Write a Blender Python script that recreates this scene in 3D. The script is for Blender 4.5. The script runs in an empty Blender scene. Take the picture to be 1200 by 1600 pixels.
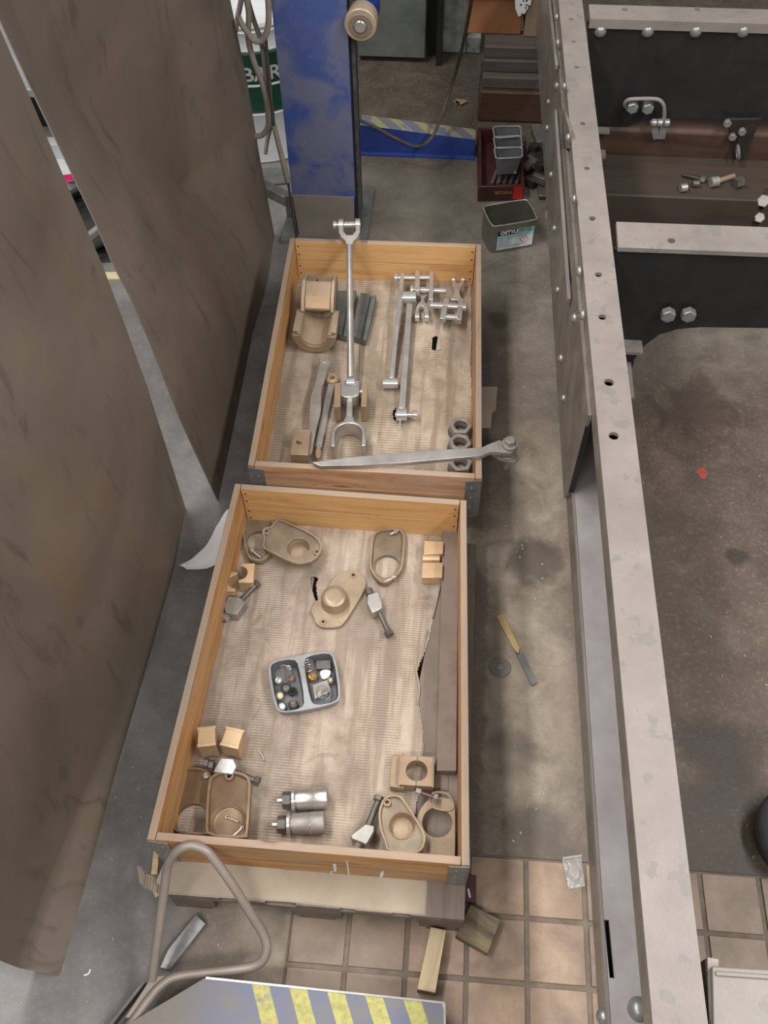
import bpy, bmesh, math, random
from mathutils import Vector, Matrix
from mathutils.geometry import tessellate_polygon
from mathutils import noise as mnoise
random.seed(7)
SC = bpy.context.scene
COL = SC.collection
# ---------------------------------------------------------------- camera
CX, CY, CZ, YAW, PITCH, ROLL, FOC = 0.68623, -0.61681, 2.76787, -0.10285, 0.95125, -0.02139, 1422.21
def _basis():
    cy, sy, cp, sp = math.cos(YAW), math.sin(YAW), math.cos(PITCH), math.sin(PITCH)
    f = Vector((sy*cp, cy*cp, -sp)); r = Vector((cy, -sy, 0)); u = r.cross(f)
    c, s = math.cos(ROLL), math.sin(ROLL)
    return c*r + s*u, -s*r + c*u, f
CR, CU, CF = _basis()
CO = Vector((CX, CY, CZ))
cam = bpy.data.objects.new('camera', bpy.data.cameras.new('camera'))
COL.objects.link(cam)
cam.data.sensor_fit = 'VERTICAL'; cam.data.sensor_height = 36; cam.data.sensor_width = 27
cam.data.lens = FOC/1600*36
cam.data.clip_start = .05
cam.matrix_world = Matrix(((CR.x, CU.x, -CF.x, CX), (CR.y, CU.y, -CF.y, CY), (CR.z, CU.z, -CF.z, CZ), (0, 0, 0, 1)))
SC.camera = cam
# ---------------------------------------------------------------- world, lights, exposure
w = bpy.data.worlds.new('world'); SC.world = w; w.use_nodes = True
w.node_tree.nodes['Background'].inputs[0].default_value = (.88, .87, .86, 1)
w.node_tree.nodes['Background'].inputs[1].default_value = .30
def area(name, loc, rot, sx, sy, e, colr=(1, .975, .955)):
    l = bpy.data.lights.new(name, 'AREA'); l.shape = 'RECTANGLE'; l.size = sx; l.size_y = sy; l.energy = e; l.color = colr
    o = bpy.data.objects.new(name, l); COL.objects.link(o); o.location = loc; o.rotation_euler = rot
    return o
area('ceiling_lamp', (-1.3, 1.3, 5.2), (0, math.radians(-16), 0), .5, 5.0, 270)
area('ceiling_lamp', (3.2, .2, 4.6), (0, math.radians(36), 0), .4, 4.0, 190)
area('ceiling_lamp', (.4, -2.6, 5.0), (math.radians(30), 0, 0), 3.5, .5, 140)
SC.view_settings.view_transform = 'Standard'; SC.view_settings.look = 'None'
SC.view_settings.exposure = 0.0; SC.view_settings.gamma = 1
SC.view_settings.use_curve_mapping = False
# ---------------------------------------------------------------- placing helpers
def ray(px, py): return CF + CR*((px-600)/FOC) - CU*((py-800)/FOC)
def at(px, py, z=0.):
    d = ray(px, py); return CO + d*((z-CZ)/d.z)
def aty(px, py, y):
    d = ray(px, py); return CO + d*((y-CY)/d.y)
def atx(px, py, x):
    d = ray(px, py); return CO + d*((x-CX)/d.x)
def pz(pts, z): return [Vector(at(p[0], p[1], z).xy) for p in pts]
def circ(c, r, n=20, a0=0): return [Vector((c[0]+r*math.cos(a0+2*math.pi*i/n), c[1]+r*math.sin(a0+2*math.pi*i/n))) for i in range(n)]
def chaikin(pts, n=2, t=.25):
    pts = [Vector(p) for p in pts]
    for _ in range(n):
        q = []
        for i in range(len(pts)):
            a, b = pts[i], pts[(i+1) % len(pts)]
            q += [a.lerp(b, t), a.lerp(b, 1-t)]
        pts = q
    return pts
def spline(pts, n=6):
    P = [Vector(p) for p in pts]; P = [P[0]*2-P[1]]+P+[P[-1]*2-P[-2]]; out = []
    for i in range(1, len(P)-2):
        for k in range(n):
            t = k/n; a, b, c, d = P[i-1:i+3]
            out.append(.5*((2*b)+(c-a)*t+(2*a-5*b+4*c-d)*t*t+(3*b-a-3*c+d)*t**3))
    return out+[P[-2]]
def sarea(p): return sum(p[i].x*p[(i+1) % len(p)].y-p[(i+1) % len(p)].x*p[i].y for i in range(len(p)))/2
def inset(poly, d):
    if sarea(poly) < 0: poly = poly[::-1]
    out = []; n = len(poly)
    for i in range(n):
        a, b, c = poly[i-1], poly[i], poly[(i+1) % n]
        e1 = (b-a).normalized(); e2 = (c-b).normalized()
        nn = Vector((-e1.y-e2.y, e1.x+e2.x)); nn.normalize()
        k = max(.5, nn.dot(Vector((-e1.y, e1.x))))
        out.append(b+nn*(d/k))
    return out
I4 = Matrix.Identity(4)
def frame(o, ang=0, tilt=0, roll=0):
    return Matrix.Translation(Vector(o)) @ Matrix.Rotation(ang, 4, 'Z') @ Matrix.Rotation(tilt, 4, 'X') @ Matrix.Rotation(roll, 4, 'Y')
def axis_m(p0, p1):
    p0, p1 = Vector(p0), Vector(p1); d = (p1-p0)
    return Matrix.Translation(p0) @ d.to_track_quat('Z', 'Y').to_matrix().to_4x4(), d.length
class B:
    def __init__(s): s.bm = bmesh.new()
    def _f(s, vs, ids, mi=0):
        try:
            f = s.bm.faces.new([vs[i] for i in ids]); f.material_index = mi; return f
        except ValueError: return None
    def box(s, c, size, M=I4, top=0):
        x, y, z = [v/2 for v in size]; c = Vector(c)
        vs = [s.bm.verts.new(M @ (c+Vector((a*x, b*y, d*z)))) for d in (-1, 1) for b in (-1, 1) for a in (-1, 1)]
        for k, ids in enumerate(((0, 2, 3, 1), (4, 5, 7, 6), (0, 1, 5, 4), (1, 3, 7, 5), (3, 2, 6, 7), (2, 0, 4, 6))):
            s._f(vs, ids, top if k == 1 else 0)
        return s
    def bb(s, x0, x1, y0, y1, z0, z1, M=I4, top=0): return s.box(((x0+x1)/2, (y0+y1)/2, (z0+z1)/2), (x1-x0, y1-y0, z1-z0), M, top)
    def bar(s, p0, p1, w, h, up=(0, 0, 1)):
        p0, p1 = Vector(p0), Vector(p1); d = (p1-p0); L = d.length; d.normalize()
        sd = d.cross(Vector(up)).normalized(); u = sd.cross(d)
        M = Matrix(((d.x, sd.x, u.x, p0.x), (d.y, sd.y, u.y, p0.y), (d.z, sd.z, u.z, p0.z), (0, 0, 0, 1)))
        vs = [s.bm.verts.new(M @ Vector((a*L, b*w/2, e*h/2))) for e in (-1, 1) for b in (1, -1) for a in (0, 1)]
        for ids in ((0, 2, 3, 1), (4, 5, 7, 6), (0, 1, 5, 4), (1, 3, 7, 5), (3, 2, 6, 7), (2, 0, 4, 6)): s._f(vs, ids)
        return s
    def lathe(s, prof, M=I4, n=20, close=False):
        rings = []
        for r, z in prof:
            if abs(r) < 1e-6: rings.append([s.bm.verts.new(M @ Vector((0, 0, z)))])
            else: rings.append([s.bm.verts.new(M @ Vector((r*math.cos(2*math.pi*i/n), r*math.sin(2*math.pi*i/n), z))) for i in range(n)])
        rs = rings+([rings[0]] if close else [])
        for a, b in zip(rs, rs[1:]):
            for i in range(n):
                j = (i+1) % n
                if len(a) == 1 and len(b) == 1: continue
                if len(a) == 1: s._f([a[0], b[j], b[i]], (0, 1, 2))
                elif len(b) == 1: s._f([a[i], a[j], b[0]], (0, 1, 2))
                else: s._f([a[i], a[j], b[j], b[i]], (0, 1, 2, 3))
        return s
    def cyl(s, p0, p1, r, r1=None, n=20, bev=0):
        M, L = axis_m(p0, p1); r1 = r if r1 is None else r1
        if bev: return s.lathe([(0, 0), (r-bev, 0), (r, bev), (r1, L-bev), (r1-bev, L), (0, L)], M, n)
        return s.lathe([(0, 0), (r, 0), (r1, L), (0, L)], M, n)
    def ring(s, p0, p1, ro, ri, n=24):
        M, L = axis_m(p0, p1); b = min(.0015, (ro-ri)*.25)
        return s.lathe([(ri, 0), (ro-b, 0), (ro, b), (ro, L-b), (ro-b, L), (ri, L)], M, n, True)
    def torus(s, c, R, r, M=None, n=28, m=8):
        M = M or Matrix.Translation(Vector(c))
        return s.lathe([(R+r*math.cos(2*math.pi*k/m), r*math.sin(2*math.pi*k/m)) for k in range(m)], M, n, True)
    def dome(s, c, nrm, r, h=None, n=16):
        h = h or r*.75; M, _ = axis_m(c, Vector(c)+Vector(nrm))
        return s.lathe([(r*math.cos(t), h*math.sin(t)) for t in [math.pi/2*k/5 for k in range(5)]]+[(0, h)], M, n)
    def hexa(s, p0, p1, r, a0=0):
        M, L = axis_m(p0, p1); M = M @ Matrix.Rotation(a0, 4, 'Z'); b = r*.12
        return s.lathe([(0, 0), (r, 0), (r, L-b), (r-b, L), (0, L)], M, 6)
    def hexnut(s, p0, p1, r, ri, a0=0):
        M, L = axis_m(p0, p1); M = M @ Matrix.Rotation(a0, 4, 'Z')
        out = [Vector((r*math.cos(2*math.pi*i/6), r*math.sin(2*math.pi*i/6))) for i in range(6)]
        return s.plate(out, [circ((0, 0), ri, 18)], 0, L, M)
    def plate(s, outer, holes=(), z0=0, z1=.01, M=I4, mi=0):
        loops = [list(outer)]+[list(h) for h in holes]
        if sarea(loops[0]) < 0: loops[0].reverse()
        for h in loops[1:]:
            if sarea(h) > 0: h.reverse()
        flat = [p for l in loops for p in l]
        tb_ = bmesh.new(); tv = [tb_.verts.new((p[0], p[1], 0)) for p in flat]; k = 0
        for i_, v_ in enumerate(tv): v_.index = i_
        ed = []
        for l in loops:
            n = len(l)
            for i in range(n): ed.append(tb_.edges.new((tv[k+i], tv[k+(i+1) % n])))
            k += n
        bmesh.ops.triangle_fill(tb_, edges=ed, use_beauty=True, use_dissolve=False, normal=(0, 0, 1))
        tris = [[v_.index for v_ in f.verts] for f in tb_.faces]; tb_.free()
        top = [s.bm.verts.new(M @ Vector((p[0], p[1], z1))) for p in flat]
        bot = [s.bm.verts.new(M @ Vector((p[0], p[1], z0))) for p in flat]
        for t in tris:
            a, b, c = [flat[i] for i in t]
            cr = (b[0]-a[0])*(c[1]-a[1])-(b[1]-a[1])*(c[0]-a[0])
            t = t if cr > 0 else t[::-1]
            s._f(top, t, mi); s._f(bot, t[::-1], mi)
        k = 0
        for l in loops:
            n = len(l)
            for i in range(n):
                j = (i+1) % n
                s._f([bot[k+i], bot[k+j], top[k+j], top[k+i]], (0, 1, 2, 3), mi)
            k += n
        return s
    def band(s, poly, d, z0, z1, M=I4): return s.plate(poly, [inset(poly, d)], z0, z1, M)
    def tube(s, pts, r, n=10, closed=False):
        P = [Vector(p) for p in pts]; rings = []; N = len(P); up = None
        for i in range(N):
            if closed: t = P[(i+1) % N]-P[i-1]
            else: t = P[min(i+1, N-1)]-P[max(i-1, 0)]
            t.normalize()
            if up is None: up = t.orthogonal().normalized()
            up = (up-t*up.dot(t)).normalized(); sd = t.cross(up)
            rings.append([s.bm.verts.new(P[i]+up*(r*math.cos(2*math.pi*k/n))+sd*(r*math.sin(2*math.pi*k/n))) for k in range(n)])
        pr = list(zip(rings, rings[1:]))+([(rings[-1], rings[0])] if closed else [])
        for a, b in pr:
            for k in range(n):
                j = (k+1) % n; s._f([a[k], a[j], b[j], b[k]], (0, 1, 2, 3))
        if not closed:
            s._f(rings[0][::-1], range(n)); s._f(rings[-1], range(n))
        return s
    def bounds(s):
        xs = [v.co for v in s.bm.verts]
        return [min(v[i] for v in xs) for i in range(3)], [max(v[i] for v in xs) for i in range(3)]
def build(name, b, mats, parent=None, loc=(0, 0, 0), rot=0., ploc=(0, 0, 0), prot=0., bevel=0, ang=.6):
    W = Matrix.Translation(Vector(loc)) @ Matrix.Rotation(rot, 4, 'Z')
    b.bm.transform(W.inverted())
    bmesh.ops.recalc_face_normals(b.bm, faces=b.bm.faces)
    for f in b.bm.faces: f.smooth = True
    for e in b.bm.edges:
        if len(e.link_faces) != 2 or e.calc_face_angle(0) > ang: e.smooth = False
    me = bpy.data.meshes.new(name); b.bm.to_mesh(me); b.bm.free()
    for m in (mats if isinstance(mats, (list, tuple)) else [mats]): me.materials.append(m)
    o = bpy.data.objects.new(name, me); COL.objects.link(o)
    if parent is not None:
        o.parent = parent[0]; L = parent[1].inverted() @ W; o.matrix_local = L
    else: o.matrix_world = W
    if bevel:
        md = o.modifiers.new('bevel', 'BEVEL'); md.width = bevel; md.segments = 2; md.limit_method = 'ANGLE'; md.angle_limit = .7
    return o, W
def tagit(o, label, cat=None, group=None, kind=None):
    if label: o['label'] = label
    if cat: o['category'] = cat
    if group: o['group'] = group
    if kind: o['kind'] = kind
# parts: (name, B, material, {opts}) ; opts: rot, bevel, label, kids
def thing(name, label, cat, parts, group=None, rot=0., kind=None):
    lo = [1e9]*3; hi = [-1e9]*3
    for p in parts:
        a, c = p[1].bounds(); lo = [min(x, y) for x, y in zip(lo, a)]; hi = [max(x, y) for x, y in zip(hi, c)]
    loc = Vector(((lo[0]+hi[0])/2, (lo[1]+hi[1])/2, lo[2]))
    if len(parts) == 1 and not (len(parts[0]) > 3 and parts[0][3].get('kids')):
        o = parts[0][3] if len(parts[0]) > 3 else {}
        ob, _ = build(name, parts[0][1], parts[0][2], None, loc, o.get('rot', rot), bevel=o.get('bevel', 0))
        tagit(ob, label, cat, group, kind); return ob
    e = bpy.data.objects.new(name, None); COL.objects.link(e)
    W = Matrix.Translation(loc) @ Matrix.Rotation(rot, 4, 'Z'); e.matrix_world = W; e.empty_display_size = .05
    tagit(e, label, cat, group, kind)
    addparts((e, W), parts, rot)
    return e
def addparts(par, parts, rot=0.):
    for p in parts:
        o = p[3] if len(p) > 3 else {}
        a, c = p[1].bounds(); l = ((a[0]+c[0])/2, (a[1]+c[1])/2, (a[2]+c[2])/2)
        ob, Wp = build(p[0], p[1], p[2], par, l, o.get('rot', rot), bevel=o.get('bevel', 0))
        if o.get('label'): ob['label'] = o['label']
        if o.get('kind'): ob['kind'] = o['kind']
        if o.get('kids'): addparts((ob, Wp), o['kids'], rot)
# ---------------------------------------------------------------- materials
def lin(h):
    h = h.lstrip('#'); v = [int(h[i:i+2], 16)/255 for i in (0, 2, 4)]
    return tuple(((x/12.92) if x <= .04045 else ((x+.055)/1.055)**2.4) for x in v)+(1,)
class NT:
    def __init__(s, name):
        s.m = bpy.data.materials.new(name); s.m.use_nodes = True; s.t = s.m.node_tree; s.n = s.t.nodes; s.l = s.t.links
        s.b = s.n['Principled BSDF']
    def node(s, ty, **kw):
        n = s.n.new(ty)
        for k, v in kw.items(): setattr(n, k, v)
        return n
    def link(s, a, b): s.l.new(a, b)
    def coord(s, sc=(1, 1, 1), kind='Object', rot=(0, 0, 0)):
        tc = s.node('ShaderNodeTexCoord'); mp = s.node('ShaderNodeMapping'); s.link(tc.outputs[kind], mp.inputs[0])
        mp.inputs['Scale'].default_value = sc; mp.inputs['Rotation'].default_value = rot; return mp.outputs[0]
    def wcoord(s, sc=(1, 1, 1)):
        g = s.node('ShaderNodeNewGeometry'); mp = s.node('ShaderNodeMapping'); s.link(g.outputs['Position'], mp.inputs[0])
        mp.inputs['Scale'].default_value = sc; return mp.outputs[0]
    def noise(s, v, scale, detail=4, rough=.55, dist=0):
        n = s.node('ShaderNodeTexNoise'); s.link(v, n.inputs['Vector']); n.inputs['Scale'].default_value = scale
        n.inputs['Detail'].default_value = detail; n.inputs['Roughness'].default_value = rough; n.inputs['Distortion'].default_value = dist
        return n.outputs['Fac']
    def ramp(s, f, stops):
        r = s.node('ShaderNodeValToRGB'); s.link(f, r.inputs[0]); e = r.color_ramp.elements
        while len(e) < len(stops): e.new(.5)
        for i, (p, c) in enumerate(stops):
            e[i].position = p; e[i].color = lin(c) if isinstance(c, str) else (c, c, c, 1)
        return r.outputs[0]
    def mix(s, f, a, b, mode='MIX'):
        m = s.node('ShaderNodeMix', data_type='RGBA', blend_type=mode)
        for k, v in ((0, f), (6, a), (7, b)):
            if hasattr(v, 'is_output'): s.link(v, m.inputs[k])
            elif k == 0: m.inputs[0].default_value = v
            else: m.inputs[k].default_value = lin(v) if isinstance(v, str) else v
        return m.outputs[2]
    def math(s, op, a, b=0., c=None):
        m = s.node('ShaderNodeMath', operation=op)
        for k, v in enumerate((a, b) if c is None else (a, b, c)):
            if hasattr(v, 'is_output'): s.link(v, m.inputs[k])
            else: m.inputs[k].default_value = v
        return m.outputs[0]
    def sep(s, v):
        n = s.node('ShaderNodeSeparateXYZ'); s.link(v, n.inputs[0]); return n.outputs
    def smooth(s, v, a, b):
        n = s.node('ShaderNodeMapRange', interpolation_type='SMOOTHSTEP'); s.link(v, n.inputs[0])
        n.inputs[1].default_value = a; n.inputs[2].default_value = b; return n.outputs[0]
    def bump(s, h, st=.3, d=.002, prev=None):
        b = s.node('ShaderNodeBump'); s.link(h, b.inputs['Height']); b.inputs['Strength'].default_value = st; b.inputs['Distance'].default_value = d
        if prev: s.link(prev, b.inputs['Normal'])
        s.link(b.outputs[0], s.b.inputs['Normal']); return b.outputs[0]
    def fin(s, col, rough=.6, metal=0.):
        if hasattr(col, 'is_output'): s.link(col, s.b.inputs['Base Color'])
        else: s.b.inputs['Base Color'].default_value = lin(col)
        if hasattr(rough, 'is_output'): s.link(rough, s.b.inputs['Roughness'])
        else: s.b.inputs['Roughness'].default_value = rough
        s.b.inputs['Metallic'].default_value = metal
        return s.m
def simple(name, stops, scale=8, rough=.6, metal=0., bump=.2, bscale=60, detail=5, sc=(1, 1, 1), bd=.001):
    t = NT(name); v = t.coord(sc); f = t.noise(v, scale, detail, .6)
    c = t.ramp(f, stops)
    if bump: t.bump(t.noise(v, bscale, 3), bump, bd)
    return t.fin(c, rough, metal)
def wood(name, base, dark, knot, sc=1., grey=None, bump=.25, contrast=.6):
    t = NT(name)
    oi = t.node('ShaderNodeObjectInfo'); ad = t.node('ShaderNodeVectorMath', operation='ADD'); tc = t.node('ShaderNodeTexCoord')
    t.link(tc.outputs['Object'], ad.inputs[0]); mu = t.node('ShaderNodeMath', operation='MULTIPLY'); t.link(oi.outputs['Random'], mu.inputs[0]); mu.inputs[1].default_value = 7
    cb = t.node('ShaderNodeCombineXYZ'); t.link(mu.outputs[0], cb.inputs[0]); t.link(mu.outputs[0], cb.inputs[1]); t.link(cb.outputs[0], ad.inputs[1])
    def co(sx, sy):
        mp = t.node('ShaderNodeMapping'); t.link(ad.outputs[0], mp.inputs[0]); mp.inputs['Scale'].default_value = (sx, sy, sy); return mp.outputs[0]
    g1 = t.noise(co(1.2*sc, 13*sc), 2.0, 4, .6, .5); g2 = t.noise(co(3*sc, 60*sc), 2.0, 3, .6); g3 = t.noise(co(1.5, 3), 2.2, 3, .5)
    k = t.node('ShaderNodeTexVoronoi'); t.link(co(3.2, 10), k.inputs[0]); k.inputs['Scale'].default_value = .8
    kd = k.outputs['Distance']; ringf = t.math('FRACT', t.math('MULTIPLY', t.math('ADD', kd, t.math('MULTIPLY', g1, .35)), 7.))
    near = t.math('SUBTRACT', 1., t.smooth(kd, .1, .45))
    c = t.mix(t.math('MULTIPLY', t.smooth(g1, .42, .68), contrast), base, dark)
    c = t.mix(t.math('MULTIPLY', t.smooth(g2, .50, .72), contrast*.55), c, dark)
    c = t.mix(t.math('MULTIPLY', t.math('MULTIPLY', t.smooth(ringf, .6, 1.), near), contrast*.9), c, dark)
    c = t.mix(t.math('SUBTRACT', 1., t.smooth(kd, .045, .10)), c, knot)
    if grey: c = t.mix(t.math('MULTIPLY', t.smooth(g3, .40, .68), .6), c, grey)
    t.bump(g2, bump, .0008)
    return t.fin(c, .62)
M_ = {}
M_['honey'] = wood('honey_pine', '#d2a66e', '#ad7a44', '#6e4726')
M_['honey_b'] = wood('amber_pine', '#c2925c', '#946339', '#563822', 1.1, '#a98b69', contrast=.75)
M_['pink_pine'] = wood('pink_pine', '#c9a27e', '#996c4a', '#7c4f33', .9, '#b39a83', contrast=.8)
M_['rim'] = wood('weathered_rim', '#9c8671', '#806d5c', '#65523f', 1, '#93867a', contrast=.4)
M_['pallet'] = wood('pallet_wood', '#75685c', '#574b41', '#3a302a', 1, '#7f736a')
M_['offcut'] = wood('offcut_wood', '#c3ac86', '#8f7a5a', '#57452f', 1.5, '#9d8e76')
M_['timber'] = wood('dark_timber', '#40352c', '#2f2620', '#1d1713', .6, '#3e352e')
M_['timber_b'] = wood('brown_timber', '#4b3527', '#2d1f17', '#1a120d', .6)
M_['plank'] = wood('grey_plank', '#57504a', '#403a35', '#2c2724', .6)
M_['steelbright'] = simple('polished_steel', [(.3, '#b5b3b0'), (.7, '#d8d6d3')], 14, .24, .75, .08)
M_['steel'] = simple('brushed_steel', [(.3, '#a7a29c'), (.7, '#c8c3bd')], 12, .32, .7, .15, sc=(1, 1, 1))
M_['steelgrey'] = simple('dull_steel', [(.3, '#807a73'), (.7, '#9c968e')], 12, .45, .3, .15)
M_['steeldark'] = simple('dark_oxide_steel', [(.3, '#4a4541'), (.7, '#6e6862')], 16, .42, .35, .25)
M_['iron'] = simple('grey_cast_iron', [(.3, '#565955'), (.7, '#6f716c')], 14, .5, .25, .3, 140)
M_['black_iron'] = simple('blackened_iron', [(.3, '#1f1c1a'), (.7, '#38332e')], 14, .55, .2, .3, 90)
M_['galv'] = simple('galvanised_steel', [(.35, '#7f7f7d'), (.65, '#9a9a97')], 30, .36, .5, .1)
M_['bronze'] = simple('machined_bronze', [(.3, '#ba9a76'), (.7, '#d3b692')], 9, .33, .4, .12)
M_['bronze_dull'] = simple('dull_bronze', [(.3, '#86705a'), (.7, '#a18b70')], 11, .48, .25, .25, 120)
M_['bronze_cast'] = simple('cast_bronze', [(.3, '#887560'), (.55, '#9c8870'), (.75, '#ab9981')], 9, .38, .3, .35, 150)
M_['bronze_floor'] = simple('dark_bronze_recess', [(.28, '#5f5346'), (.5, '#7d6f5c'), (.75, '#938570')], 8, .4, .25, .3, 100)  # recess floors inside the cover rims, toned darker than the rim
M_['bronze_floor_brown'] = simple('dark_brown_recess', [(.28, '#54402f'), (.5, '#6f573f'), (.75, '#84694c')], 8, .4, .25, .3, 100)
M_['bronze_brown'] = simple('brown_bronze', [(.3, '#735c45'), (.7, '#957b5f')], 10, .4, .3, .3, 120)
M_['bronze_pale'] = simple('tan_bronze', [(.3, '#97856f'), (.7, '#ad9b83')], 10, .5, .25, .25, 160)
M_['brown_bar'] = simple('brown_mill_scale', [(.25, '#6a5c52'), (.55, '#7d6e62'), (.8, '#5a4c44')], 6, .5, .15, .2)
M_['white'] = simple('white_paper', [(.3, '#dad9d6'), (.7, '#ebeae8')], 8, .8, 0, .3, 25, bd=.004)
M_['black'] = simple('black_void', [(.3, '#0b0a09'), (.7, '#141210')], 8, .9, 0, 0)
M_['rubber'] = simple('black_rubber', [(.3, '#201f1e'), (.7, '#3a3837')], 8, .8, 0, .6, 60)
M_['cable'] = simple('grey_cable', [(.3, '#6d645a'), (.7, '#8b8175')], 10, .6, 0, .1)
M_['cable_dark'] = simple('dark_cable', [(.3, '#2e2a26'), (.7, '#4a443e')], 10, .6, 0, .1)
M_['red'] = simple('red_plastic', [(.35, '#2c1412'), (.6, '#451d1a')], 6, .5, 0, .1)
M_['redbright'] = simple('bright_red_plastic', [(.35, '#8c1712'), (.6, '#a81d16')], 6, .5, 0, .1)
M_['maroon'] = simple('maroon_paint', [(.35, '#4d2a2b'), (.6, '#5f3536')], 6, .6, 0, .1)
M_['greybin'] = simple('grey_bin_plastic', [(.35, '#4f5051'), (.6, '#66676a')], 6, .5, 0, .1)
M_['trayplastic'] = simple('grey_tray_plastic', [(.35, '#7a7b7c'), (.6, '#949596')], 9, .4, .1, .2)
M_['drumwhite'] = simple('white_drum_paint', [(.35, '#b9bcbc'), (.6, '#cfd2d2')], 4, .45)
M_['drumgreen'] = simple('green_drum_paint', [(.35, '#0d3526'), (.6, '#12402e')], 4, .4)
M_['drumlabel'] = simple('white_lettering', [(.3, '#d8dad8'), (.7, '#e4e6e4')], 4, .5, 0, 0)
M_['greencab'] = simple('grey_green_paint', [(.3, '#4c504a'), (.5, '#5d615a'), (.75, '#6b6f68')], 5, .6, 0, .3, 30)
M_['blackpaint'] = simple('black_frame_paint', [(.3, '#161717'), (.6, '#242423'), (.85, '#2f2c2a')], 5, .5, 0, .25, 60)
M_['cabdark'] = simple('black_post_paint', [(.3, '#15120f'), (.7, '#26211d')], 5, .6)
M_['cardbox'] = simple('brown_carton', [(.3, '#7a4f30'), (.7, '#93643f')], 5, .75, 0, .1)
M_['cardtan'] = simple('tan_carton', [(.3, '#7d6a55'), (.7, '#93806a')], 5, .75, 0, .1)
M_['whitewash'] = simple('flaking_whitewash', [(.34, '#5f625c'), (.45, '#8d918b'), (.6, '#a9ada7')], 9, .8, 0, .6, 40)
M_['aluminium'] = simple('pale_aluminium', [(.3, '#8b8d8e'), (.7, '#a5a8a9')], 5, .45, .2)
M_['pink'] = simple('pink_label', [(.3, '#a5174f'), (.7, '#bb1e5e')], 5, .5)
M_['cream'] = simple('cream_plastic', [(.3, '#c5b98c'), (.7, '#d9cfa6')], 7, .5, 0, .1)
M_['copper'] = simple('copper_ring', [(.3, '#a8772f'), (.7, '#c69646')], 9, .35, .6)
M_['purple'] = simple('heat_tinted_steel', [(.3, '#5d4449'), (.7, '#7b5f61')], 9, .35, .5)
M_['leaf'] = simple('dry_leaf', [(.3, '#8a744d'), (.7, '#a58f65')], 9, .8)
# floor
def floor_mat():
    t = NT('workshop_concrete'); v = t.wcoord(); x, y, z = t.sep(v)
    big = t.noise(v, 1.6, 5, .6, .4); mid = t.noise(v, 7, 6, .65, .5); fine = t.noise(v, 60, 4, .7); speck = t.noise(v, 170, 2, .5)
    xd = t.math('ADD', x, t.math('MULTIPLY', t.math('SUBTRACT', mid, .5), .07))
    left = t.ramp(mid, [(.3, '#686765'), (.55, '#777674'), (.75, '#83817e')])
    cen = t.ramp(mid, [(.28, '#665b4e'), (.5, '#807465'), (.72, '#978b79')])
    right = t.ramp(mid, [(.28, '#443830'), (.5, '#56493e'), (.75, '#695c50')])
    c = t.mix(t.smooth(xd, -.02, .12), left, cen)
    side_band = t.math('MULTIPLY', t.smooth(xd, .80, .82), t.math('SUBTRACT', 1., t.smooth(xd, .865, .885)))
    side_band = t.math('MULTIPLY', side_band, t.math('SUBTRACT', 1., t.smooth(y, 2.2, 2.6)))
    c = t.mix(t.math('MULTIPLY', side_band, .7), c, '#5b5249')  # darker band along the collars' right side, fading out towards the back
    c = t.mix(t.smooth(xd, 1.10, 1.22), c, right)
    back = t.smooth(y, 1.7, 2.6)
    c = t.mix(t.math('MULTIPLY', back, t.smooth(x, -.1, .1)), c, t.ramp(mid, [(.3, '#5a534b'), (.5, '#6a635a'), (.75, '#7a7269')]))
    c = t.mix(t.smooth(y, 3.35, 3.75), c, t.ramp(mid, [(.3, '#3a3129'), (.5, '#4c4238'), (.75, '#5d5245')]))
    c = t.mix(t.math('MULTIPLY', t.smooth(big, .42, .62), .45), c, '#453c34')
    c = t.mix(t.math('MULTIPLY', t.smooth(fine, .5, .75), .26), c, '#a39682')
    c = t.mix(t.math('MULTIPLY', t.smooth(speck, .66, .74), t.math('MULTIPLY', t.smooth(mid, .4, .6), .38)), c, '#c2b69f')
    # stains: (px,py,radius,colour,strength)
    for (px, py, r, cc, st) in ((838, 880, .105, '#3d352d', .8), (800, 1180, .09, '#4a4037', .4), (1150, 870, .04, '#221d19', .7), (1090, 640, .16, '#3a2d27', .6),
                                (1075, 740, .013, '#9c4034', 0), (1130, 1180, .14, '#2e2823', .6), (700, 600, .05, '#57504a', .5), (950, 860, .3, '#4a4037', .25),
                                (780, 500, .05, '#332c27', .5), (1080, 1330, .2, '#352e28', .5), (850, 1320, .12, '#3a332b', .5), (640, 320, .35, '#5a544c', .4)):
        p = at(px, py); d = t.node('ShaderNodeVectorMath', operation='DISTANCE'); t.link(v, d.inputs[0]); d.inputs[1].default_value = (p.x, p.y, 0)
        dd = t.math('ADD', d.outputs['Value'], t.math('MULTIPLY', t.math('SUBTRACT', mid, .5), r*1.4))
        c = t.mix(t.math('MULTIPLY', t.math('SUBTRACT', 1., t.smooth(dd, r*.6, r*1.25)), st), c, cc)
    t.bump(t.math('ADD', fine, speck), .35, .0012)
    return t.fin(c, t.math('ADD', .45, t.math('MULTIPLY', mid, .3)))
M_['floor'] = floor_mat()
def tile_mat():
    t = NT('worn_clay_tile'); v = t.wcoord(); a = t.noise(v, 8, 5, .6, .4); f = t.noise(v, 60, 4, .7)
    x, y, z = t.sep(v)
    c = t.ramp(a, [(.28, '#6c5c4e'), (.48, '#8b7562'), (.7, '#a38b74')])
    c = t.mix(t.math('MULTIPLY', t.smooth(f, .55, .75), .4), c, '#5d5044')
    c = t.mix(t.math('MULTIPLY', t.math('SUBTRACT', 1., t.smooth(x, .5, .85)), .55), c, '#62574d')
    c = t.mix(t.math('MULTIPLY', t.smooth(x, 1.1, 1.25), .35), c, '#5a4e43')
    t.bump(f, .3, .001); return t.fin(c, .5)
M_['tile'] = tile_mat()
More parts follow.
